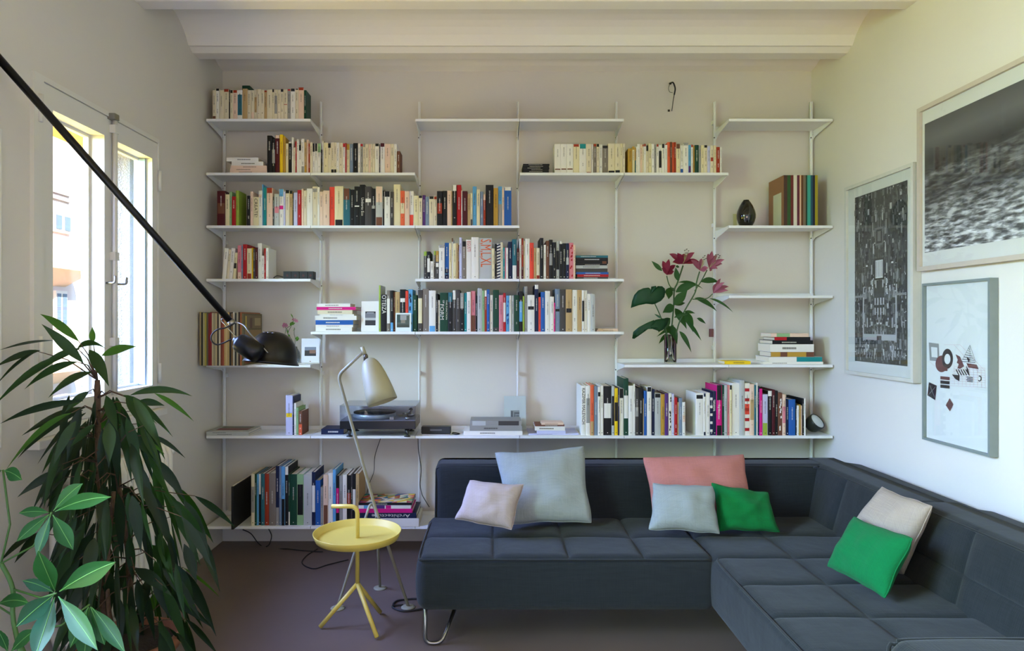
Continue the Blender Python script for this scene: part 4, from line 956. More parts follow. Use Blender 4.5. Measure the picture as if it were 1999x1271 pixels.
# wire handles and cable loop
def W_(pts, d=2.6, r=.0028, m=m_chrome, name='wire_bracket'):
    child(MB().tube(smooth_path([P(x, y, dd if len(t_) else d) for (x, y, *t_) in pts for dd in (t_ or [d])], 5), r, m, 8), name, wl)
W_([(457, 629, 2.62), (468, 631, 2.6), (477, 636, 2.585), (484, 645, 2.57), (494, 658, 2.555), (508, 672, 2.55), (523, 689, 2.55)])
W_([(452, 632, 2.62), (441, 624, 2.63), (434, 622, 2.63), (433, 627, 2.63), (440, 634, 2.62), (452, 648, 2.61), (463, 660, 2.6)], r=.0024)
W_([(452, 634, 2.61), (440, 640, 2.6), (426, 643, 2.59), (416, 650, 2.59), (412, 660, 2.59), (416, 669, 2.59), (425, 673, 2.59), (438, 669, 2.59), (450, 663, 2.595), (458, 662, 2.6)], r=.003, m=m_cable, name='cable')

# ================================================================== PICTURES ON THE RIGHT WALL
def rw(px, X): return X * F / (px - CX)         # distance of a pixel column on a plane parallel to the right wall
def sea_mat():
    m = bpy.data.materials.new('sea_photograph'); m.use_nodes = True; n = m.node_tree; b = n.nodes['Principled BSDF']; b.inputs['Roughness'].default_value = .6
    t = n.nodes.new('ShaderNodeTexCoord'); sx = n.nodes.new('ShaderNodeSeparateXYZ'); n.links.new(t.outputs['Generated'], sx.inputs[0])
    def N(typ, **k):
        q = n.nodes.new(typ)
        for a, v in k.items(): setattr(q, a, v)
        return q
    def ramp(src, st):
        r = N('ShaderNodeValToRGB'); e = r.color_ramp.elements
        while len(e) < len(st): e.new(.5)
        for k_, (p, c) in enumerate(st): e[k_].position = p; e[k_].color = (c, c, c, 1)
        n.links.new(src, r.inputs[0]); return r
    mp1 = N('ShaderNodeMapping'); mp1.inputs['Scale'].default_value = (1, 3.0, 7.0); mp1.inputs['Rotation'].default_value = (radians(-14), 0, 0); n.links.new(t.outputs['Generated'], mp1.inputs[0])
    n1 = N('ShaderNodeTexNoise'); n1.inputs['Scale'].default_value = 2.2; n1.inputs['Detail'].default_value = 12; n1.inputs['Roughness'].default_value = .72; n1.inputs['Distortion'].default_value = .7; n.links.new(mp1.outputs[0], n1.inputs['Vector'])
    r1 = ramp(n1.outputs['Fac'], [(.40, .012), (.50, .05), (.58, .20), (.68, .6)])
    gz = ramp(sx.outputs['Z'], [(.0, 1.0), (.22, .75), (.42, .12), (.62, .18), (.70, .0)])     # where foam is
    n2 = N('ShaderNodeTexNoise'); n2.inputs['Scale'].default_value = 5; n2.inputs['Detail'].default_value = 8; n.links.new(mp1.outputs[0], n2.inputs['Vector'])
    r2 = ramp(n2.outputs['Fac'], [(.40, .03), (.50, .22), (.62, .65)])
    mul = N('ShaderNodeMath', operation='MULTIPLY'); n.links.new(r2.outputs[0], mul.inputs[0]); n.links.new(gz.outputs[0], mul.inputs[1])
    add = N('ShaderNodeMath', operation='ADD'); n.links.new(mul.outputs[0], add.inputs[0])
    m3 = N('ShaderNodeMath', operation='MULTIPLY'); n.links.new(r1.outputs[0], m3.inputs[0]); m3.inputs[1].default_value = .34; n.links.new(m3.outputs[0], add.inputs[1])
    sky = ramp(sx.outputs['Z'], [(.62, .02), (.72, .035), (.86, .10), (1.0, .06)])
    msk = ramp(sx.outputs['Z'], [(.60, 0), (.72, 1)])
    mx = N('ShaderNodeMix', data_type='RGBA'); n.links.new(msk.outputs[0], mx.inputs[0]); n.links.new(add.outputs[0], mx.inputs[6]); n.links.new(sky.outputs[0], mx.inputs[7]); n.links.new(mx.outputs[2], b.inputs['Base Color'])
    return m
def picture(d0, d1, z0, z1, dep, fw, fc, rough, label, img, matc=(198, 197, 190), X=None):
    """framed picture on the right wall; d0 near edge, d1 far edge"""
    Xw = XR - .002; Xf = Xw - dep
    t = empty('framed_picture', (Xw, Y((d0 + d1) / 2), z0), label, 'picture', 'framed pictures on the wall')
    mf = mat('frame_' + '_'.join(map(str, fc)), fc, rough, var=.06, vscale=30)
    mb = MB()
    mb.box(Xf, Xw, Y(d0), Y(d0 + fw), z0, z1, mf).box(Xf, Xw, Y(d1 - fw), Y(d1), z0, z1, mf).box(Xf, Xw, Y(d0 + fw), Y(d1 - fw), z1 - fw, z1, mf).box(Xf, Xw, Y(d0 + fw), Y(d1 - fw), z0, z0 + fw, mf)
    child(mb, 'frame', t)
    child(MB().box(Xf + .014, Xf + .018, Y(d0 + fw), Y(d1 - fw), z0 + fw, z1 - fw, mat('mat_board_%d' % matc[0], matc, .9)), 'mat_board', t)
    img(t, Xf + .0135)
    child(MB().box(Xf + .006, Xf + .008, Y(d0 + fw), Y(d1 - fw), z0 + fw, z1 - fw, glass_mat('picture_glass', (1, 1, 1), .03)), 'glass', t)
    return t
def img_sea(t, X):
    o = MB().box(X - .0008, X, Y(1.955 + .045), Y(3.018), 1.665, 2.245, sea_mat()); child(o, 'photograph', t)
picture(1.93, 3.055, 1.583, 2.325, .036, .020, (186, 172, 156), .5, 'largest framed picture, a black and white photograph of rough sea', img_sea)
def img_city(t, X):
    r = random.Random(9); g = [mat('print_grey_%d' % k, (k, k + 1, k - 1), .7) for k in (26, 44, 60, 78, 98, 124, 160, 196)]
    d0, d1, z0, z1 = 3.14, 3.59, 1.145, 2.02; w = d1 - d0; h = z1 - z0; mb = MB(); cx = (d0 + d1) / 2
    tones = mat('print_ground', (64, 66, 62), .7, var=.55, vscale=55)
    lay = [0]
    def rect(a, b_, c, d_, m):
        lay[0] += 1; xx = X - .0008 - lay[0] * .0000012
        mb.add([(xx, Y(a), c), (xx, Y(b_), c), (xx, Y(b_), d_), (xx, Y(a), d_)], [(0, 1, 2, 3)], m)
    rect(d0, d1, z0, z1, tones)
    for k in range(760):    # mirrored architectural blocks, paler towards the foot
        zc = r.random() ** .9; y_ = z0 + h * zc; off = r.uniform(0, w / 2 - .012); bw = r.choice((.004, .006, .010, .016)); bh = r.choice((.004, .008, .014, .03, .05)) 
        if y_ + bh > z1: continue
        lo = 0 if zc > .5 else 1; m = g[min(7, max(0, int(r.gauss(3.2 + lo * 1.2, 1.9))))]
        rect(cx - off - bw, cx - off, y_, y_ + bh, m); rect(cx + off, cx + off + bw, y_, y_ + bh, m)
    rect(cx - .045, cx + .045, 1.565, 1.675, g[1]); rect(cx - .032, cx + .032, 1.575, 1.665, g[7])
    for q in range(4): rect(cx - .026 + q * .016, cx - .022 + q * .016, 1.58, 1.66, g[3])
    rect(cx - .035, cx + .035, 1.74, 1.83, g[4]); rect(cx - .025, cx + .025, 1.75, 1.82, g[1]); rect(cx - .014, cx + .014, 1.76, 1.81, g[4])
    for q in range(4):
        rect(cx - .044 + q * .024, cx - .032 + q * .024, 1.44, 1.475, g[6]); rect(cx - .044 + q * .024, cx - .032 + q * .024, 1.39, 1.425, g[6])
    for s in (-1, 1):
        for zz in (1.335, 1.50, 1.545): rect(cx + s * .065 - .009, cx + s * .065 + .009, zz, zz + .02, g[6])
        a, b_ = sorted((cx + s * .135, cx + s * .146)); rect(a, b_, 1.255, 1.49, g[6])
        a, b_ = sorted((cx + s * .135, cx + s * .215)); rect(a, b_, 1.482, 1.493, g[5])
    rect(cx - .14, cx + .14, 1.262, 1.292, g[6]); rect(cx - .02, cx + .02, 1.262, 1.284, g[2])
    for k in range(16):
        off = .02 + k * .0125; zb = 1.165 + .02 * abs(sin(k * 1.3)); rect(cx - off - .005, cx - off, zb, zb + .03, g[5 + k % 2]); rect(cx + off, cx + off + .005, zb, zb + .03, g[5 + k % 2])
    child(mb, 'print', t)
picture(3.079, 3.675, 1.072, 2.09, .038, .018, (196, 192, 180), .45, 'tall pale-framed picture of a dense grey architectural print', img_city, (194, 195, 188))
def img_abs(t, X):
    mk = mat('ink_black', (34, 26, 28), .6); mr = mat('ink_oxblood', (92, 52, 50), .6); mg_ = mat('ink_grey', (128, 130, 126), .6); mp_ = mat('ink_pink', (186, 150, 150), .6); mc = mat('mat_board_200', (200, 203, 198), .9)
    mb = MB(); lay = [0]
    def pp(cx_, cy_):      # crop pixel -> wall plane
        px = 1780 + cx_ * .3147; py = 520 + cy_ * .3147; d = X * F / (px - CX); return (Y(d), ZZ(py, d))
    def poly(pts, m):
        lay[0] += 1; xx = X - .0006 - lay[0] * .00001
        mb.add([(xx, *pp(*q)) for q in pts], [tuple(range(len(pts)))], m)
    def ell(cx_, cy_, rx, ry, m, n=24): poly([(cx_ + rx * cos(2 * pi * k / n), cy_ + ry * sin(2 * pi * k / n)) for k in range(n)], m)
    def line(a, b_, w, m):
        v = Vector((b_[0] - a[0], b_[1] - a[1])); nn = Vector((-v.y, v.x)).normalized() * w / 2
        poly([(a[0] + nn.x, a[1] + nn.y), (b_[0] + nn.x, b_[1] + nn.y), (b_[0] - nn.x, b_[1] - nn.y), (a[0] - nn.x, a[1] - nn.y)], m)
    poly([(106, 472), (168, 480), (172, 590), (112, 584)], mg_); poly([(120, 500), (158, 504), (160, 566), (124, 562)], mc)
    for k in range(9):
        y = 620 + k * 15; line((262 - k * 3, y), (456, y + 12), 1.3, mp_)
    for k in range(9): line((262 + k * 24, 610 + k * 3), (266 + k * 24, 735 + k * 3), 1.2, mp_)
    line((300, 486), (456, 650), 1.4, mp_); line((262, 486), (420, 660), 1.4, mp_); line((200, 486), (300, 486), 1.4, mp_); line((110, 590), (180, 650), 1.4, mp_)
    ell(186, 605, 38, 52, mr); ell(222, 573, 34, 62, mk); ell(222, 575, 19, 32, mc)
    poly([(192, 620), (222, 628), (222, 650), (190, 648)], mr)
    for k, m in enumerate((mr, mr, mk, mk)):
        y = 655 + k * 26; 
        if k: poly([(178, y), (236, y + 6), (236, y + 26), (178, y + 20)], m)
    poly([(272, 545), (300, 560), (326, 620), (300, 636), (284, 632), (292, 606), (280, 598), (286, 580)], mr)
    for k in range(7): line((310 + k * 7, 590 - k * 14), (396 - k * 6, 592 - k * 13 + 4), 3.5, mg_ if k > 3 else mk)
    line((362, 488), (362, 590), 2, mg_); line((310, 588), (362, 488), 2, mg_); line((396, 590), (362, 488), 2, mg_)
    poly([(340, 600), (404, 610), (416, 638), (352, 628)], mr); poly([(340, 560), (360, 575), (354, 600)], mk)
    for k in range(5): line((276 + k * 15, 640), (294 + k * 16, 676), 6, mk)
    poly([(338, 612), (352, 640), (360, 680), (346, 664)], mk)
    poly([(250, 670), (298, 676), (296, 712), (272, 700)], mk)
    for k in range(4): line((340 + (k % 2) * 4, 686 + k * 9), (380, 690 + k * 9), 5, mk)
    for k in range(9):
        a = -2.1 + k * .5; line((422 + 10 * cos(a), 696 + 16 * sin(a)), (422 + 10 * cos(a + .5), 696 + 16 * sin(a + .5)), 6, mk)
    poly([(108, 718), (156, 740), (146, 830), (98, 800)], mk); line((112, 735), (144, 815), 2, mg_); line((150, 745), (104, 798), 2, mg_)
    poly([(236, 818), (260, 856), (238, 900), (212, 862)], mr)
    for k in range(4): line((216 + k * 3, 850 + k * 12), (244 + k * 3, 834 + k * 13), 2, mk)
    child(mb, 'print', t)
picture(2.612, 3.021, .824, 1.526, .034, .011, (120, 128, 124), .35, 'narrow silver-framed abstract print of black and brown shapes on white', img_abs, (200, 203, 198))

# ================================================================== THINGS ON THE SHELVES
def at_shelf(px, rk, d): return Vector((XX(px, d), Y(d), ZR[rk]))
# ---- turntable
z0 = ZR['H']; x0, x1 = XX(663, 3.80), XX(811, 3.80); ya, yb_ = 3.80, 4.06
tt = empty('turntable', ((x0 + x1) / 2, Y(3.93), z0), 'record player with smoky lid standing on cone feet', 'record player')
m_tt = mat('turntable_black', (20, 21, 26), .3, coat=.3)
zb, zp = ZZ(838, 3.80), ZZ(822, 3.80); zl = ZZ(793, 3.80)
child(MB().box(x0, x1, Y(ya), Y(yb_), zb, zp, m_tt), 'plinth', tt, bevel=.003)
child(MB().box(x0 + .004, x1 - .004, Y(ya + .004), Y(yb_ - .004), zp, zp + .004, mat('deck_grey', (110, 112, 122), .4)), 'deck', tt)
pc = Vector(((x0 + x1) / 2 - .038, Y(3.93), zp + .004))
child(MB().lathe([(0, 0), (.118, 0), (.124, .006), (.124, .024), (.120, .028), (0, .028)], mat('platter_silver', (150, 160, 168), .4, metal=.4), 64, Matrix.Translation(pc)), 'platter', tt)
rec = child(MB().lathe([(0, .029), (.122, .029), (.123, .031), (.122, .0335), (0, .0335)], mat('rubber_mat', (24, 26, 32), .5), 64, Matrix.Translation(pc)), 'mat', tt)
child(MB().lathe([(0, .034), (.048, .034), (.048, .0345), (0, .0345)], mat('mat_ring', (70, 80, 96), .5), 40, Matrix.Translation(pc)), 'centre_label', tt)
m_al = mat('tonearm_metal', (170, 172, 176), .25, metal=.9)
ap = Vector((x1 - .05, Y(3.98), zp + .004))
child(MB().lathe([(0, 0), (.022, 0), (.022, .012), (.012, .016), (.012, .036), (0, .036)], m_al, 28, Matrix.Translation(ap)).tube([ap + Vector((0, .035, .034)), ap + Vector((0, .0, .034)), ap + Vector((-.004, -.10, .034)), ap + Vector((-.018, -.13, .034))], .0035, m_al, 8)
      .tube([ap + Vector((0, .015, .034)), ap + Vector((0, .045, .034))], .011, m_tt, 14).box(ap.x - .03, ap.x - .016, ap.y - .15, ap.y - .125, ap.z + .026, ap.z + .036, m_tt), 'tonearm', tt)
child(MB().lathe([(0, 0), (.012, 0), (.012, .014), (0, .014)], m_al, 20, Matrix.Translation((x1 - .05, Y(3.83), zp + .004))), 'knob', tt)
child(MB().box(pc.x + .105, pc.x + .13, Y(3.806), Y(3.826), zp + .004, zp + .022, m_al), 'strobe_housing', tt, bevel=.002)
for (fx, fd) in ((x0 + .05, 3.83), (x1 - .05, 3.83), (x0 + .05, 4.03), (x1 - .05, 4.03)):
    child(MB().lathe([(0, 0), (.018, 0), (.018, .004), (.007, .008), (.007, .012), (.016, zb - z0), (0, zb - z0)], m_tt, 20, Matrix.Translation((fx, Y(fd), z0))), 'foot', tt)
# smoked lid
mb = MB(); m_lid = glass_mat('smoked_acrylic', (.90, .91, .94), .03); w_ = .003
mb.box(x0, x1, Y(ya), Y(ya + w_), zp + .001, zl, m_lid).box(x0, x1, Y(yb_ - w_), Y(yb_), zp + .001, zl, m_lid).box(x0, x0 + w_, Y(ya + w_), Y(yb_ - w_), zp + .001, zl, m_lid).box(x1 - w_, x1, Y(ya + w_), Y(yb_ - w_), zp + .001, zl, m_lid)
mb.box(x0, x1, Y(ya), Y(yb_), zl, zl + w_, mat('lid_top', (120, 122, 128), .12)); child(mb, 'dust_cover', tt)

# ---- small black speaker
xa, xb = XX(822, 3.87), XX(880, 3.87); sz = ZR['H']
spk = empty('speaker', ((xa + xb) / 2, Y(3.9), sz), 'small black tabletop speaker next to the turntable', 'speaker')
mb = MB().box(xa, xb, Y(3.875), Y(3.93), sz + .006, sz + .050, mat('speaker_body', (38, 38, 40), .4)); child(mb, 'body', spk, bevel=.006)
child(MB().box(xa + .006, xb - .006, Y(3.872), Y(3.876), sz + .012, sz + .046, mat('speaker_grille', (56, 56, 58), .8, bump=.6, bscale=900)), 'grille', spk)
child(MB().box(xa + .052, xb - .052, Y(3.8713), Y(3.8721), sz + .026, sz + .034, mat('badge', (96, 96, 98), .4)), 'badge', spk)
child(MB().box(xa + .004, xb - .004, Y(3.872), Y(3.935), sz, sz + .006, m_al), 'base', spk)
o = MB().tube(smooth_path([(xb + .005, Y(3.9), sz + .006), (xb + .03, Y(3.88), sz + .004), (xb + .05, Y(3.90), sz + .004), (xb + .03, Y(3.93), sz + .004), (xb + .006, Y(3.935), sz + .006)], 6), .003, m_cable, 8).build('cable', None, origin=(xb, Y(3.9), sz)); tag(o, 'black cable loop beside the small speaker', 'cable')

# ---- four black cubes with red marks
for i, (a, b_) in enumerate(((553, 568.5), (569, 584), (584.6, 600), (600.6, 615.6))):
    d = 3.89; xa, xb = XX(a, d), XX(b_, d); h = .046
    t = empty('black_box', ((xa + xb) / 2, Y(d), ZR['E']), ['first', 'second', 'third', 'last'][i] + ' of the small black cubes with a red mark, counted from the books', 'box', 'black cubes in a row')
    if i == 3: xb = min(xb, BX[1] + .006)
    child(MB().box(xa, xb, Y(d), Y(d + .06), ZR['E'] + .0003, ZR['E'] + h, mat('matte_black', (20, 20, 20), .6)), 'case', t, bevel=.001)
    xc = (xa + xb) / 2; mb = MB(); m = mat('led_red', (120, 26, 20), .5)
    for (u, v, p, q) in ((-.002, .014, .0016, .030), (.003, .016, .0016, .026), (-.006, .020, .0016, .024)):
        mb.add([(xc + u, Y(d) - .0006, ZR['E'] + v), (xc + u + p, Y(d) - .0006, ZR['E'] + v), (xc + u + p, Y(d) - .0006, ZR['E'] + q), (xc + u, Y(d) - .0006, ZR['E'] + q)], [(0, 1, 2, 3)], m)
    child(mb, 'red_mark', t)
o = MB().tube(smooth_path([P(534, 543, 3.92), P(541, 538.5, 3.92), P(553, 541, 3.93)], 6), .0025, m_cable, 8).build('cable', None, origin=P(540, 543, 3.92)); tag(o, 'short black cable leading to the black cubes', 'cable')

# ---- cards leaning on things
def card(px0, px1, y0, y1, d, rk, c, label, picf=None, name='photo_card', cat='card', lean=.012, group=None):
    xa, xb = XX(px0, d), XX(px1, d); z0_ = ZR[rk] + .0005; h = ZZ(y0, d) - z0_
    t = empty(name, ((xa + xb) / 2, Y(d), z0_), label, cat, group); hw = (xb - xa) / 2
    def pt(x, z, off=0): return (x, lean * z / h + off, z)
    mb = MB(); v = [pt(-hw, 0), pt(hw, 0), pt(hw, h), pt(-hw, h), pt(-hw, 0, .0015), pt(hw, 0, .0015), pt(hw, h, .0015), pt(-hw, h, .0015)]
    mb.add(v, [(0, 1, 2, 3), (7, 6, 5, 4), (0, 4, 5, 1), (1, 5, 6, 2), (2, 6, 7, 3), (3, 7, 4, 0)], mat('card_%d_%d' % (c[0], c[2]), c, .6))
    o = mb.build('card'); o.parent = t
    if picf:
        mb = MB()
        n = 0
        for (a, b_, u, v_, cc) in picf:
            n += 1; of = -.0003 - n * .00008; xa_, xb_2 = -hw + 2 * hw * a, -hw + 2 * hw * b_
            mb.add([pt(xa_, h * u, of), pt(xb_2, h * u, of), pt(xb_2, h * v_, of), pt(xa_, h * v_, of)], [(0, 1, 2, 3)], mat('print_%d_%d_%d' % cc, cc, .5))
        o = mb.build('picture'); o.parent = t
    return t
card(705, 740, 588, 647, 3.90, 'G', (226, 222, 216), 'white card with a small black and white photo beside the pink-topped stack',
     [(.22, .80, .20, .66, (34, 32, 38)), (.24, .78, .42, .60, (110, 110, 118)), (.22, .80, .37, .45, (176, 176, 178)), (.3, .7, .60, .63, (150, 150, 156))])
card(772, 802.5, 611, 647.5, 3.857, 'G', (218, 226, 224), 'white-bordered instant photo in front of the books',
     [(.08, .90, .22, .92, (74, 84, 74)), (.2, .85, .62, .90, (150, 148, 142)), (.10, .3, .5, .9, (40, 66, 60)), (.7, .88, .4, .86, (70, 80, 70)), (.35, .62, .45, .62, (130, 120, 104)), (.12, .86, .23, .38, (58, 62, 52))], lean=.006)
card(984, 1027, 774, 820, 4.055, 'H', (176, 186, 182), 'pale grey-green card with a small dark grid, leaning on the wall',
     [(.30, .70, .30, .58, (120, 128, 126)), (.32, .40, .32, .56, (70, 76, 76)), (.46, .70, .48, .52, (64, 70, 70)), (.46, .52, .32, .47, (84, 90, 88)), (.55, .68, .40, .44, (90, 96, 94)), (.55, .68, .33, .36, (90, 96, 94))], lean=.018)
fr = card(588, 623, 661, 707, 3.97, 'K', (226, 228, 228), 'small white frame with a tiny landscape photo beside the lamp dome',
     [(.18, .82, .30, .66, (120, 128, 140)), (.18, .82, .30, .46, (34, 30, 28)), (.40, .80, .40, .54, (130, 92, 70)), (.18, .45, .30, .52, (40, 34, 28)), (.46, .54, .07, .10, (150, 120, 90))], name='framed_photo', cat='frame', lean=.01)
o = MB().box(-.062, .062, -.03, .012, 0, .004, mat('frame_ledge', (206, 196, 182), .6)).build('ledge'); o.parent = fr
card(1432, 1439, 417, 441, 4.02, 'D', (186, 180, 130), 'small pale yellow card half behind the black vase', None, name='paper_card')

# ---- black bottle vase
bv = at_shelf(1456.5, 'D', 3.92); vz = empty('vase', bv, 'glossy black teardrop vase on the shelf beside the colourful volumes', 'vase')
m_gv = mat('black_glaze', (12, 14, 12), .12, coat=.6)
pr = [(0, 0), (.032, 0), (.036, .006), (.046, .028), (.053, .052), (.054, .07), (.049, .094), (.038, .122), (.026, .143), (.0165, .155), (.0165, .158), (.013, .158), (.012, .15), (.02, .14), (.03, .12), (.04, .09), (.04, .05), (0, .02)]
child(MB().lathe(pr, m_gv, 48, Matrix.Translation(bv)), 'body', vz)
# ---- tilted cup lamp at the picture end
cl = at_shelf(1590, 'H', 3.93); cl.z += .061; cup = empty('cup_lamp', (cl.x, cl.y, ZR['H']), 'black rounded cup lamp tilted to show its white disc', 'lamp')
Mc = Matrix.Translation(cl) @ (Vector((.42, -.62, .60)).to_track_quat('Z', 'Y').to_matrix().to_4x4())
child(MB().lathe([(0, -.052), (.018, -.050), (.034, -.042), (.044, -.028), (.049, -.006), (.050, .022), (.048, .026), (.044, .024), (0, .012)], mat('cup_black', (26, 30, 28), .4), 40, Mc), 'cup', cup)
child(MB().lathe([(0, .020), (.040, .020), (.043, .024), (.040, .0255), (0, .0255)], mat('disc_white', (196, 204, 206), .5), 40, Mc), 'disc', cup)
# ---- red tag on the upright, wall hook with its wire
o = MB().box(XX(1386, 4.06), XX(1394.5, 4.06), Y(4.074), Y(4.0775), ZZ(658, 4.06), ZZ(642, 4.06), mat('tag_dark_red', (96, 44, 48), .6)).box(XX(1388.6, 4.06), XX(1389.4, 4.06), Y(4.0732), Y(4.075), ZZ(657.5, 4.06), ZZ(642.5, 4.06), mat('tag_line', (150, 110, 110), .6)).box(XX(1391.5, 4.06), XX(1392.2, 4.06), Y(4.0732), Y(4.075), ZZ(657.5, 4.06), ZZ(642.5, 4.06), mat('tag_line', (150, 110, 110), .6)).build('wall_tag', None, origin=P(1390, 650, 4.076)); tag(o, 'small dark red striped tag stuck on the upright beside the lilies', 'tag')
hk = empty('ceiling_wire', P(1311, 158, 4.09), 'black electrical wire end poking out of the wall near the ceiling', 'wire')
child(MB().tube([P(1308, 163, 4.135), P(1309, 163, 4.07)], .007, m_cable, 10).tube(smooth_path([P(1308, 163, 4.07), P(1313.5, 161, 4.06), P(1317, 168, 4.06), P(1318, 175, 4.065), P(1316, 186, 4.07), P(1314, 198, 4.11), P(1311.5, 217, 4.128)], 6), [.0045] * 24 + [.0022] * 13, m_cable, 8), 'wire', hk)
child(MB().tube(smooth_path([P(1307, 166, 4.07), P(1305, 172, 4.07), P(1307, 179, 4.12), P(1313, 181, 4.12)], 6), .0016, mat('thin_wire', (90, 86, 70), .5), 6), 'thin_wire', hk)
child(MB().box(P(1307, 0, 4.09).x, P(1311, 0, 4.09).x, Y(4.128), Y(4.13), ZZ(218, 4.13), ZZ(214, 4.13), m_hole), 'clip', hk)

# ---- black folder standing across the lowest shelf, cables under it
fo = empty('folder', (XX(458, 3.80), Y(3.80), ZR['I'] + .0004), 'black record-sized folder standing at the end of the lowest row', 'folder')
child(MB().box(XX(458, 3.80) - .016, XX(458, 3.80) - .002, Y(3.79), Y(4.08), ZR['I'] + .0004, ZZ(950, 3.79), mat('folder_black', (16, 16, 17), .6)), 'cover', fo, bevel=.002)
child(MB().box(XX(458, 3.80) - .013, XX(458, 3.80) - .005, Y(3.80), Y(4.079), ZZ(950, 3.79), ZZ(949, 3.79), m_page), 'paper_edge', fo)
def cord(pts, label, r=.003):
    p = smooth_path(pts, 6); o = MB().tube(p, r, m_cable, 7).build('cable', None, origin=p[0]); return tag(o, label, 'cable', None)
cord([P(474, 1034, 4.0), P(490, 1042, 4.05), P(504, 1060, 4.06), P(522, 1072, 4.02), Vector((XX(560, 3.98), Y(3.98), .004)), Vector((XX(590, 3.95), Y(3.95), .004)), Vector((XX(630, 3.93), Y(3.93), .004))], 'black cable dropping from under the black folder to the floor')
cord([P(524, 1032, 4.08), P(530, 1046, 4.08), P(526, 1062, 4.06), Vector((XX(520, 4.02), Y(4.02), .004))], 'short black cable hanging behind the lowest shelf')
cord([Vector((XX(620, 3.98), Y(3.98), .004)), Vector((XX(598, 3.86), Y(3.86), .004)), Vector((XX(590, 3.74), Y(3.74), .004)), Vector((XX(612, 3.66), Y(3.66), .004)), Vector((XX(640, 3.72), Y(3.72), .004)), Vector((XX(680, 3.80), Y(3.80), .004))], 'looping black cable on the floor behind the yellow table')
cord([P(744, 853, 4.06), P(732, 890, 4.09), P(730, 920, 4.09), P(722, 942, 4.085), P(716, 965, 4.08)], 'thin black cable hanging from the turntable shelf', .002)
cord([P(816, 856, 4.06), P(817, 880, 4.07), P(822, 915, 4.07), P(820, 945, 4.07), P(823, 962, 4.07), P(826, 970, 4.07), P(838, 990, 4.07)], 'thin black cable running down beside the sofa end upright', .0022)

# ================================================================== LEAVES AND FLOWERS
def leaf_mat(name, c, c2=None, rough=.5, ribs=False):
    if name in MATS: return MATS[name]
    m = mat(name, c, rough, var=.30, vscale=14, spec=.35); b = m.node_tree.nodes['Principled BSDF']
    b.inputs['Subsurface Weight'].default_value = 0.0
    n = m.node_tree
    # let some daylight through the blade
    tr = n.nodes.new('ShaderNodeBsdfTranslucent'); tr.inputs[0].default_value = srgb(c2 or tuple(min(255, int(v * 1.5 + 14)) for v in c))
    mx = n.nodes.new('ShaderNodeMixShader'); mx.inputs[0].default_value = .22; o = n.nodes['Material Output']
    n.links.new(b.outputs[0], mx.inputs[1]); n.links.new(tr.outputs[0], mx.inputs[2]); n.links.new(mx.outputs[0], o.inputs[0])
    return m
def leaf(mb, base, tip, width, m, sag=.15, side=None, fold=.25, nseg=9, widest=.42, vein=None, curl=0.0, ripple=0.0):
    base, tip = Vector(base), Vector(tip); ax = tip - base; L = ax.length
    up = Vector((0, 0, 1)); ctrl = (base + tip) / 2 + up * sag * L
    sd = side if side is not None else ax.cross(up)
    if sd.length < 1e-5: sd = Vector((1, 0, 0))
    sd = sd.normalized(); v = []; 
    for i in range(nseg + 1):
        t = i / nseg; p = (1 - t) ** 2 * base + 2 * t * (1 - t) * ctrl + t * t * tip
        tn = (2 * (1 - t) * (ctrl - base) + 2 * t * (tip - ctrl)).normalized(); s = (sd - tn * sd.dot(tn)).normalized(); nn = s.cross(tn)
        tt_ = t ** (math.log(.5) / math.log(widest)); w = width / 2 * max(sin(pi * tt_), 0) ** 1.1
        if i == nseg: w = width * .004
        if i == 0: w = width * .03
        rp_ = ripple * width * (1 if i % 2 else -1)
        v += [p - s * w + nn * (w * fold + rp_), p - s * w * .5 + nn * (w * fold * .4), p, p + s * w * .5 + nn * (w * fold * .4), p + s * w + nn * (w * fold + rp_)]
    f = []
    for i in range(nseg):
        for k in range(4): f.append((i * 5 + k, i * 5 + k + 1, (i + 1) * 5 + k + 1, (i + 1) * 5 + k))
    mb.add(v, f, m, True)
    if vein is not None:
        q = [(1 - t) ** 2 * base + 2 * t * (1 - t) * ctrl + t * t * tip for t in [i / 8 for i in range(9)]]
        mb.tube(q, [width * .022] * 8 + [width * .004], vein, 5)

# ---- weeping long-leaved fig in the corner by the window
rg = random.Random(21)
m_lf = [leaf_mat('fig_leaf', (22, 52, 18), (70, 120, 24)), leaf_mat('fig_leaf_dark', (14, 36, 16), (44, 84, 20)), leaf_mat('fig_leaf_fresh', (50, 96, 26), (120, 170, 40))]
m_bark = mat('fig_bark', (84, 60, 40), .8, bump=.5, bscale=120, var=.3, vscale=40)
fig = empty('fig_tree', (-1.22, Y(2.25), 0), 'tall weeping fig with long drooping leaves in front of the window', 'plant')
DP = 2.25
bs_ = Vector((-1.24, Y(2.25), .30))
tk1 = smooth_path([bs_ + Vector((-.02, 0, 0)), P(203, 1180, DP), P(198, 1020, DP), P(192, 880, DP), P(190, 742, DP)], 6)
child(MB().tube(tk1, [.013] * 12 + [.010] * 12 + [.008], m_bark, 10), 'trunk', fig)
tk2 = smooth_path([bs_ + Vector((.05, .02, 0)), P(258, 1190, DP), P(250, 1090, DP), P(238, 990, DP), P(222, 880, DP)], 6)
child(MB().tube(tk2, [.010] * 12 + [.008] * 12 + [.006], m_bark, 10), 'trunk', fig)
tk3 = smooth_path([bs_ + Vector((.02, -.04, 0)), P(214, 1200, DP - .1), P(210, 1100, DP - .1), P(222, 960, DP - .1)], 6)
child(MB().tube(tk3, .007, m_bark, 8), 'trunk', fig)
fol = MB(); tw = MB()
def crop1(x, y): return (x * .5594, 560 + y * .5594)
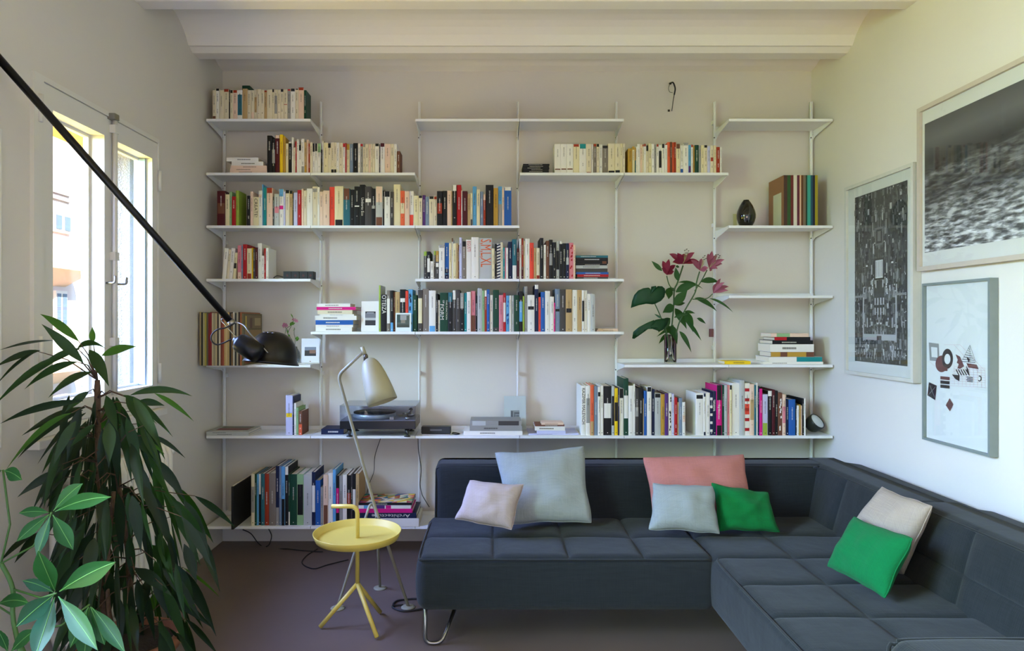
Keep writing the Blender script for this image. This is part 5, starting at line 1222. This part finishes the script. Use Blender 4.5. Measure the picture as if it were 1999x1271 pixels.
EXP = [((275, 190), (140, 95), 34, .10, 2), ((290, 265), (145, 130), 40, .06, 0), ((325, 195), (322, 140), 26, 0, 2), ((355, 240), (478, 208), 34, .06, 2), ((270, 215), (370, 217), 24, .25, 0), ((312, 220), (380, 348), 44, .12, 0),
       ((190, 187), (-5, 222), 20, .06, 1), ((140, 222), (-20, 282), 24, .12, 1), ((130, 225), (-15, 345), 26, .16, 1), ((235, 238), (-25, 420), 38, .18, 0), ((270, 262), (85, 358), 30, .14, 0), ((280, 215), (120, 300), 28, .15, 0),
       ((322, 298), (168, 388), 42, .20, 0), ((290, 398), (0, 478), 32, .12, 1), ((300, 420), (75, 520), 34, .12, 1), ((290, 430), (60, 600), 34, .18, 1), ((250, 440), (20, 640), 30, .2, 2), ((300, 440), (130, 620), 34, .12, 1),
       ((310, 365), (225, 440), 30, .1, 0), ((455, 378), (672, 382), 28, .22, 0), ((430, 378), (604, 525), 36, .16, 0), ((540, 372), (677, 470), 20, .12, 2), ((520, 515), (647, 598), 18, .14, 1), ((500, 535), (575, 585), 18, .15, 2),
       ((370, 380), (410, 505), 40, .05, 0), ((405, 385), (435, 500), 36, .05, 0), ((440, 385), (502, 500), 34, .12, 0), ((480, 400), (575, 415), 28, .1, 1), ((470, 410), (548, 480), 24, .1, 2), ((350, 470), (270, 640), 44, .04, 0), ((390, 490), (410, 690), 48, .02, 1),
       ((420, 490), (450, 600), 40, .03, 1), ((440, 500), (530, 600), 38, .12, 0), ((500, 540), (560, 640), 34, .12, 1), ((300, 470), (215, 680), 46, .06, 1), ((250, 480), (170, 660), 42, .06, 1), ((330, 480), (245, 560), 42, .03, 0),
       ((600, 690), (745, 895), 40, .18, 0), ((680, 730), (822, 842), 30, .12, 1), ((690, 860), (768, 1068), 34, .14, 1), ((640, 980), (768, 1085), 24, .12, 2), ((560, 1060), (748, 1196), 40, .10, 1), ((650, 1160), (765, 1290), 26, .1, 1), ((560, 980), (700, 1160), 40, .14, 1),
       ((560, 700), (700, 975), 46, .16, 0), ((470, 720), (600, 900), 46, .14, 1), ((430, 690), (510, 860), 46, .1, 1), ((500, 900), (640, 1010), 44, .14, 0), ((470, 985), (600, 1080), 44, .1, 1), ((360, 780), (400, 900), 46, .02, 1), ((350, 900), (370, 1080), 46, .02, 1),
       ((450, 600), (545, 760), 42, .12, 1), ((220, 640), (60, 735), 34, .14, 1), ((200, 690), (140, 765), 24, .05, 1), ((120, 860), (0, 960), 34, .1, 1), ((150, 850), (50, 965), 34, .1, 1), ((330, 860), (225, 980), 44, .08, 1),
       ((440, 960), (395, 1110), 38, .0, 1), ((520, 1010), (490, 1150), 40, .0, 1), ((540, 1070), (525, 1140), 30, .0, 2), ((590, 1190), (690, 1290), 40, .1, 1), ((600, 740), (690, 860), 36, .14, 0), ((640, 770), (735, 880), 34, .14, 0), ((400, 1070), (450, 1240), 46, .02, 1), ((330, 1060), (300, 1180), 40, .0, 1)]
def inroom(p, lim=-1.60):
    """slide a point along its sight line until it clears the window wall"""
    if p.x >= lim: return p
    c = Vector((0, -CAMD, CAMZ)); return c + (p - c) * (lim / p.x)
for k, (a, b_, w, sg, mi) in enumerate(EXP):
    d = DP + rg.uniform(-.16, .16); A = P(*crop1(*a), d); Bp = P(*crop1(*b_), d + rg.uniform(-.10, .10))
    A, Bp = inroom(A), inroom(Bp)
    wd = w * .72 * .5594 / F * d * 1.25
    ang = rg.uniform(-.7, .7); ax = (Bp - A).normalized(); s = ax.cross(Vector((0, -1, 0))).normalized(); s.rotate(Quaternion(ax, ang))
    leaf(fol, A, Bp, wd, m_lf[mi], sg, side=s, fold=.22)
    # twig back to the nearest trunk
    near = min(tk1 + tk2, key=lambda q: (q - A).length + max(0, q.z - A.z) * 2)
    if (near - A).length > .03 and k % 2 == 0:
        mid = (near + A) / 2 + Vector((0, 0, .02)); tw.tube([near, mid, A], [.0028, .002, .0012], m_bark, 5)
for k in range(235):
    yy = rg.uniform(770, 1250); 
    hwl, hwr = (110, 95) if yy < 840 else ((120, 125) if yy < 960 else (95, 190))
    u = rg.uniform(-1, 1); px = 205 + (yy - 770) * .05 + (u * hwr if u > 0 else u * hwl) * .78
    d = DP + rg.uniform(-.30, .34); ln = rg.uniform(90, 150); out = u * rg.uniform(20, 80)
    A = inroom(P(px, yy, d)); Bp = inroom(P(px + out, yy + ln * rg.uniform(.75, 1.0), d + rg.uniform(-.12, .12)))
    ax = (Bp - A).normalized(); s = ax.cross(Vector((0, -1, 0))).normalized(); s.rotate(Quaternion(ax, rg.uniform(-.9, .9)))
    leaf(fol, A, Bp, rg.uniform(.024, .038), m_lf[1 if rg.random() < .62 else 0], rg.uniform(.04, .2), side=s, fold=.22)
    near = min(tk1 + tk2, key=lambda q: (q - A).length + max(0, q.z - A.z) * 2)
    if k % 4 == 0: tw.tube([near, (near + A) / 2 + Vector((0, 0, .02)), A], [.003, .002, .0012], m_bark, 5)
child(fol, 'foliage', fig); child(tw, 'twigs', fig)
m_pot = mat('terracotta', (150, 96, 70), .8, var=.1)
child(MB().lathe([(0, 0), (.12, 0), (.155, .25), (.165, .25), (.165, .29), (.15, .29), (.145, .26), (0, .26)], m_pot, 40, Matrix.Translation((-1.22, Y(2.25), 0))), 'pot', fig)
child(MB().lathe([(0, .275), (.10, .272), (.148, .268), (.14, .25), (0, .25)], mat('potting_soil', (46, 34, 26), .95, bump=.6, bscale=120), 32, Matrix.Translation((-1.22, Y(2.25), 0))), 'soil', fig)

# ---- broad-leaved money tree nearer the viewer
m_pa = leaf_mat('money_leaf', (26, 84, 34), (60, 130, 40), .48); m_pa2 = leaf_mat('money_leaf_cool', (34, 80, 58), (60, 110, 60), .45); m_pv = mat('leaf_vein', (88, 140, 66), .5); m_st = mat('green_stem', (60, 96, 40), .6)
mt_ = empty('money_tree', (-1.12, Y(1.62), 0), 'bright green broad-leaved plant with hand-like leaves, in front of the fig', 'plant')
def c4(x, y): return (x * .2918, 900 + y * .2918)
fol = MB(); stm = MB(); DQ = 1.75
WH = [((345, 345), [((555, 150), 62, 0, .1), ((745, 240), 66, 0, .08), ((490, 595), 70, 0, .02), ((125, 350), 48, 0, .12), ((110, 540), 52, 0, .05), ((245, 640), 62, 1, .0)], 0.0),
      ((375, 885), [((775, 675), 92, 0, .06), ((255, 600), 84, 0, -.02), ((148, 800), 62, 1, .12), ((108, 1110), 84, 1, .05), ((230, 1330), 92, 1, .0), ((655, 1268), 78, 0, .04)], -.10),
      ((20, 60), [((148, 128), 60, 0, .15), ((-120, 100), 60, 0, .1)], .05),
      ((-30, 960), [((200, 955), 56, 0, .12), ((-160, 900), 56, 0, .1)], .08),
      ((600, 960), [((700, 1230), 84, 0, .05), ((560, 1340), 80, 0, .02), ((840, 1290), 60, 0, .05), ((470, 1250), 80, 0, .02)], .12),
      ((60, 1290), [((240, 1130), 60, 0, .1), ((-20, 1120), 60, 0, .1), ((30, 1420), 60, 1, .1)], .02)]
for (c, ls, dd) in WH:
    C0 = P(*c4(*c), DQ + dd)
    for (tp, w, mi, sg) in ls:
        T_ = inroom(P(*c4(*tp), DQ + dd - .05 + rg.uniform(-.05, .05))); ax = (T_ - C0).normalized(); s = ax.cross(Vector((0, -1, .25))).normalized(); s.rotate(Quaternion(ax, rg.uniform(-.35, .35)))
        st = C0.lerp(T_, .06); leaf(fol, st, T_, w * 1.55 * .2918 / F * (DQ + dd), (m_pa, m_pa2)[mi], sg, side=s, fold=.22, nseg=14, widest=.55, vein=m_pv, ripple=.012)
base_ = Vector((-1.12, Y(1.62), .25))
main = smooth_path([base_, P(118, 1500, 1.70), P(32, 1240, 1.78), P(25, 1150, 1.80), P(2, 1100, 1.80)], 6)
stm.tube(main, [.010] * 12 + [.006] * 13, m_st, 8)
for (c, ls, dd) in WH:
    C0 = P(*c4(*c), DQ + dd); near = min(main, key=lambda q: (q - C0).length + max(0, q.z - C0.z) * 1.5)
    stm.tube([near, (near + C0) / 2 + Vector((0, .03, -.03)), C0], .0028, m_st, 6)
child(fol, 'leaves', mt_); child(stm, 'stem', mt_)
child(MB().lathe([(0, 0), (.10, 0), (.125, .22), (.13, .24), (.12, .24), (.115, .22), (0, .22)], mat('white_pot', (200, 198, 190), .4), 40, Matrix.Translation((-1.12, Y(1.62), 0))), 'pot', mt_)

# ---- lilies in a glass vase
gv = at_shelf(1308.5, 'K', 3.96); lv = empty('glass_vase', gv, 'clear cut-glass cylinder vase holding the lilies', 'vase')
gm = bpy.data.materials.new('vase_glass'); gm.use_nodes = True; b = gm.node_tree.nodes['Principled BSDF']; b.inputs['Transmission Weight'].default_value = 1; b.inputs['Roughness'].default_value = .03; b.inputs['IOR'].default_value = 1.45; b.inputs['Base Color'].default_value = (.93, .96, .94, 1)
rr_ = .0355; seg = 36
mb = MB(); outer = []; pr = [(0, 0.0005), (rr_ - .004, .0005), (rr_, .004), (rr_, .172), (rr_ - .0028, .172), (rr_ - .0028, .012), (0, .012)]
child(mb.lathe(pr, gm, seg, Matrix.Translation(gv)), 'glass', lv)
mb = MB()
for k in range(12):
    a = 2 * pi * k / 12
    mb.tube([gv + Vector((rr_ * cos(a), rr_ * sin(a), .02)), gv + Vector((rr_ * cos(a), rr_ * sin(a), .165))], .0014, mat('cut_line_wine', (120, 84, 100), .2), 6) if k % 3 else None
child(mb, 'cut_pattern', lv)
bq = empty('lily_bouquet', gv + Vector((0, 0, .02)), 'dark pink lilies with a big split monstera leaf in the glass vase', 'flowers')
def c5(x, y): return (1200 + x * .2124, 460 + y * .2124)
def Q(x, y, d=3.96): return P(*c5(x, y), d)
m_stem = mat('lily_stem', (52, 84, 38), .6); m_ll = leaf_mat('lily_leaf', (30, 74, 30), (90, 140, 40)); m_mo = leaf_mat('monstera_leaf', (22, 70, 34), (70, 130, 40))
def bst(pts, r, name='stem', d=3.96):
    child(MB().tube(smooth_path([Q(x, y, (z[0] if z else d)) for (x, y, *z) in pts], 6), r, m_stem, 8), name, bq)
bst([(505, 1120), (520, 900), (530, 780), (542, 640), (548, 500), (578, 430), (628, 275)], .0045)
bst([(515, 1130, 3.95), (575, 860, 3.93), (610, 760, 3.92), (660, 660, 3.92), (740, 520, 3.92), (752, 430, 3.92), (780, 330, 3.92)], .004)
bst([(735, 510, 3.92), (800, 410, 3.92), (848, 318, 3.93)], .003); bst([(548, 510), (500, 450, 3.95), (478, 370, 3.94)], .003); bst([(715, 585, 3.92), (840, 580, 3.91), (900, 535, 3.9)], .0025)
bst([(495, 1100, 3.94), (480, 900, 3.92), (420, 740, 3.90), (370, 630, 3.88)], .003); bst([(490, 1110, 3.97), (470, 900, 3.94), (410, 800, 3.92), (380, 780, 3.92)], .0028)
lm = MB()
for (a, b_, w, sg) in (((435, 325), (338, 232), 34, .0), ((580, 415), (560, 290), 42, .0), ((560, 280), (595, 290), 20, .0), ((560, 520), (745, 460), 64, .20), ((545, 640), (668, 505), 70, .05), ((545, 650), (440, 710), 70, .12), ((500, 480), (495, 585), 60, .0),
                       ((520, 510), (540, 480), 50, .0), ((585, 430), (812, 490), 26, .22), ((555, 668), (662, 860), 60, .16), ((650, 700), (722, 890), 60, .18), ((560, 640), (650, 620), 34, .1), ((640, 700), (740, 715), 26, .1), ((545, 755), (680, 720), 28, .15),
                       ((790, 425), (960, 432), 46, .22), ((735, 575), (940, 698), 40, .20), ((870, 578), (1090, 708), 20, .20), ((755, 760), (838, 812), 30, .12), ((670, 780), (798, 968), 26, .05), ((595, 880), (705, 1075), 36, .22), ((520, 820), (575, 1000), 60, .08),
                       ((545, 820), (385, 930), 24, .0), ((470, 900), (405, 995), 30, .0), ((440, 765), (362, 718), 16, .0), ((510, 760), (400, 890), 70, .12), ((500, 850), (470, 900), 50, 0), ((480, 820), (520, 915), 50, .0)):
    d = 3.96 + rg.uniform(-.06, .05); A, Bp = Q(*a, d), Q(*b_, d + rg.uniform(-.05, .05)); ax = (Bp - A).normalized(); s = ax.cross(Vector((0, -1, 0))).normalized(); s.rotate(Quaternion(ax, rg.uniform(-.5, .5)))
    leaf(lm, A, Bp, w * 1.2 * .2124 / F * d, m_ll, sg, side=s, fold=.2)
child(lm, 'leaves', bq)
def blade(pts, d, bend, name, mm=m_mo):
    """broad leaf outline given in photo pixels round a rib; domed a little so it has relief"""
    cxm = sum(p[0] for p in pts) / len(pts); cym = sum(p[1] for p in pts) / len(pts); mb = MB(); n = len(pts)
    R_ = max(sqrt((x - cxm) ** 2 + (y - cym) ** 2) for x, y in pts)
    v = [Q(cxm, cym, d - bend)]; rings = 4
    for k in range(1, rings + 1):
        for (x, y) in pts:
            t = k / rings; xx = cxm + (x - cxm) * t; yy = cym + (y - cym) * t; rr2 = sqrt((xx - cxm) ** 2 + (yy - cym) ** 2) / R_
            v.append(Q(xx, yy, d - bend + bend * 1.6 * rr2 ** 2))
    f = [(0, 1 + i, 1 + (i + 1) % n) for i in range(n)]
    for k in range(rings - 1):
        for i in range(n): f.append((1 + k * n + i, 1 + (k + 1) * n + i, 1 + (k + 1) * n + (i + 1) % n, 1 + k * n + (i + 1) % n))
    mb.add(v, f, mm, True); 
    o = child(mb, name, bq); md = o.modifiers.new('s', 'SOLIDIFY'); md.thickness = .0012; return o
blade([(370, 628), (345, 632), (290, 626), (220, 640), (148, 665), (160, 600), (180, 545), (215, 505), (262, 484), (310, 478), (330, 490), (335, 515), (318, 548), (330, 545), (345, 505), (335, 470), (380, 462), (388, 498), (395, 464), (435, 466), (458, 485), (466, 520), (455, 565), (425, 600)], 3.87, .03, 'monstera_leaf')
blade([(500, 760), (440, 762), (400, 768), (372, 775), (372, 798), (362, 775), (300, 800), (220, 842), (170, 885), (160, 945), (180, 950), (185, 925), (225, 905), (262, 888), (272, 862), (290, 860), (340, 858), (395, 845), (410, 880), (440, 870), (480, 820)], 3.90, .025, 'monstera_leaf')
m_p1 = leaf_mat('lily_petal_deep', (128, 30, 58), (190, 60, 90), .5); m_p2 = leaf_mat('lily_petal_rose', (158, 84, 104), (214, 130, 150), .5); m_p3 = mat('lily_throat', (200, 170, 110), .6); m_an = mat('anther', (56, 40, 20), .8); m_fi = mat('filament', (170, 170, 110), .6)
def lily(c, tips, mm, stamens, d=3.93, w=44):
    C0 = Q(*c, d); fl_ = empty('lily_head', C0); fl_.parent = bq; fl_.location = C0 - bq.location
    def ch(mb, nm):
        o = mb.build(nm, None, origin=C0); o.parent = fl_; o.location = (0, 0, 0)
    mb = MB()
    for k, tp in enumerate(tips):
        T_ = Q(*tp, d + (-.035 if k % 2 else .03)); ax = (T_ - C0).normalized(); s = ax.cross(Vector((0, -1, .1))).normalized(); s.rotate(Quaternion(ax, rg.uniform(-.5, .5)))
        leaf(mb, C0, T_, w * .2124 / F * d * .98, mm, .22, side=s, fold=.3, widest=.5)
    ch(mb, 'petals')
    mb = MB()
    for tp in stamens:
        T_ = Q(*tp, d - .02); mid = (C0 + T_) / 2 + Vector((0, -.008, 0)); mb.tube([C0, mid, T_], .0009, m_fi, 5); mb.tube([T_ + Vector((-.004, 0, .002)), T_ + Vector((.004, 0, .004))], .0022, m_an, 6)
    if stamens: ch(mb, 'stamens')
    return fl_
lily((625, 262), [(500, 168), (575, 160), (640, 165), (735, 155), (780, 245), (530, 245), (700, 215), (600, 200), (660, 190)], m_p1, [(645, 140), (662, 130), (678, 145), (655, 165), (670, 165)], w=50)
lily((478, 362), [(440, 232), (500, 215), (560, 270), (430, 300), (545, 330)], m_p1, [], w=46)
lily((785, 322), [(730, 240), (700, 225), (800, 210), (860, 300), (740, 270), (850, 315)], m_p2, [(812, 205), (828, 190), (838, 215), (822, 225)], w=46)
lily((868, 300), [(858, 165), (895, 140), (940, 180), (1010, 220), (990, 260), (945, 305), (890, 325), (915, 200)], m_p2, [(930, 180), (950, 178), (965, 190), (958, 205)], w=46)
lily((905, 530), [(975, 395), (1010, 430), (1050, 470), (1045, 505), (940, 440)], m_p2, [], d=3.90, w=40)

# ---- little pink flower in a round glass behind the lamp dome
sv = at_shelf(574, 'K', 4.0); s_v = empty('bud_vase', sv, 'small round smoky glass vase behind the lamp dome', 'vase')
child(MB().lathe([(0, .001), (.022, .001), (.034, .014), (.038, .04), (.034, .066), (.022, .086), (.018, .10), (.016, .10), (.02, .086), (.031, .065), (.035, .04), (.03, .016), (0, .006)], glass_mat('smoky_glass', (.72, .74, .74), .06), 36, Matrix.Translation(sv)), 'glass', s_v)
pk = empty('pink_flowers', sv + Vector((0, 0, .04)), 'small pink flowers on thin green stems behind the lamp dome', 'flowers')
def R_(x, y, d=4.0): return P(540 + x * .1101, 590 + y * .1101, d)
for pts in ([(290, 900), (240, 620), (200, 560), (155, 430)], [(300, 900), (285, 690), (200, 570), (260, 420), (300, 320), (255, 205)], [(310, 900), (330, 660), (310, 560), (315, 450)], [(150, 560), (175, 470), (240, 420)]):
    child(MB().tube(smooth_path([R_(x, y) for x, y in pts], 5), .0014, m_stem, 6), 'stem', pk)
mb = MB(); m_lg = leaf_mat('light_leaf', (84, 130, 40), (130, 180, 60))
for (a, b_, w) in (((240, 420), (290, 340), 50), ((260, 400), (330, 370), 44), ((290, 500), (330, 470), 40), ((330, 640), (400, 655), 70), ((345, 690), (400, 640), 60), ((200, 590), (240, 600), 40), ((290, 270), (250, 205), 20), ((200, 560), (195, 470), 20)):
    leaf(mb, R_(*a), R_(*b_, 3.99), w * .1101 / F * 4, m_lg, .1, side=Vector((.7, -.2, .6)))
child(mb, 'leaves', pk)
m_pk = leaf_mat('pink_petal', (206, 130, 160), (230, 170, 190), .6)
for c, tips in (((150, 425), [(95, 410), (120, 365), (165, 375), (200, 420), (150, 450), (115, 440)]), ((305, 320), [(275, 295), (335, 300), (345, 340), (385, 350), (300, 345)])):
    mb = MB()
    for tp in tips: leaf(mb, R_(*c), R_(*tp, 3.985), .018, m_pk, .1, side=Vector((.5, -.3, .8)), widest=.6)
    child(mb, 'blossom', pk)
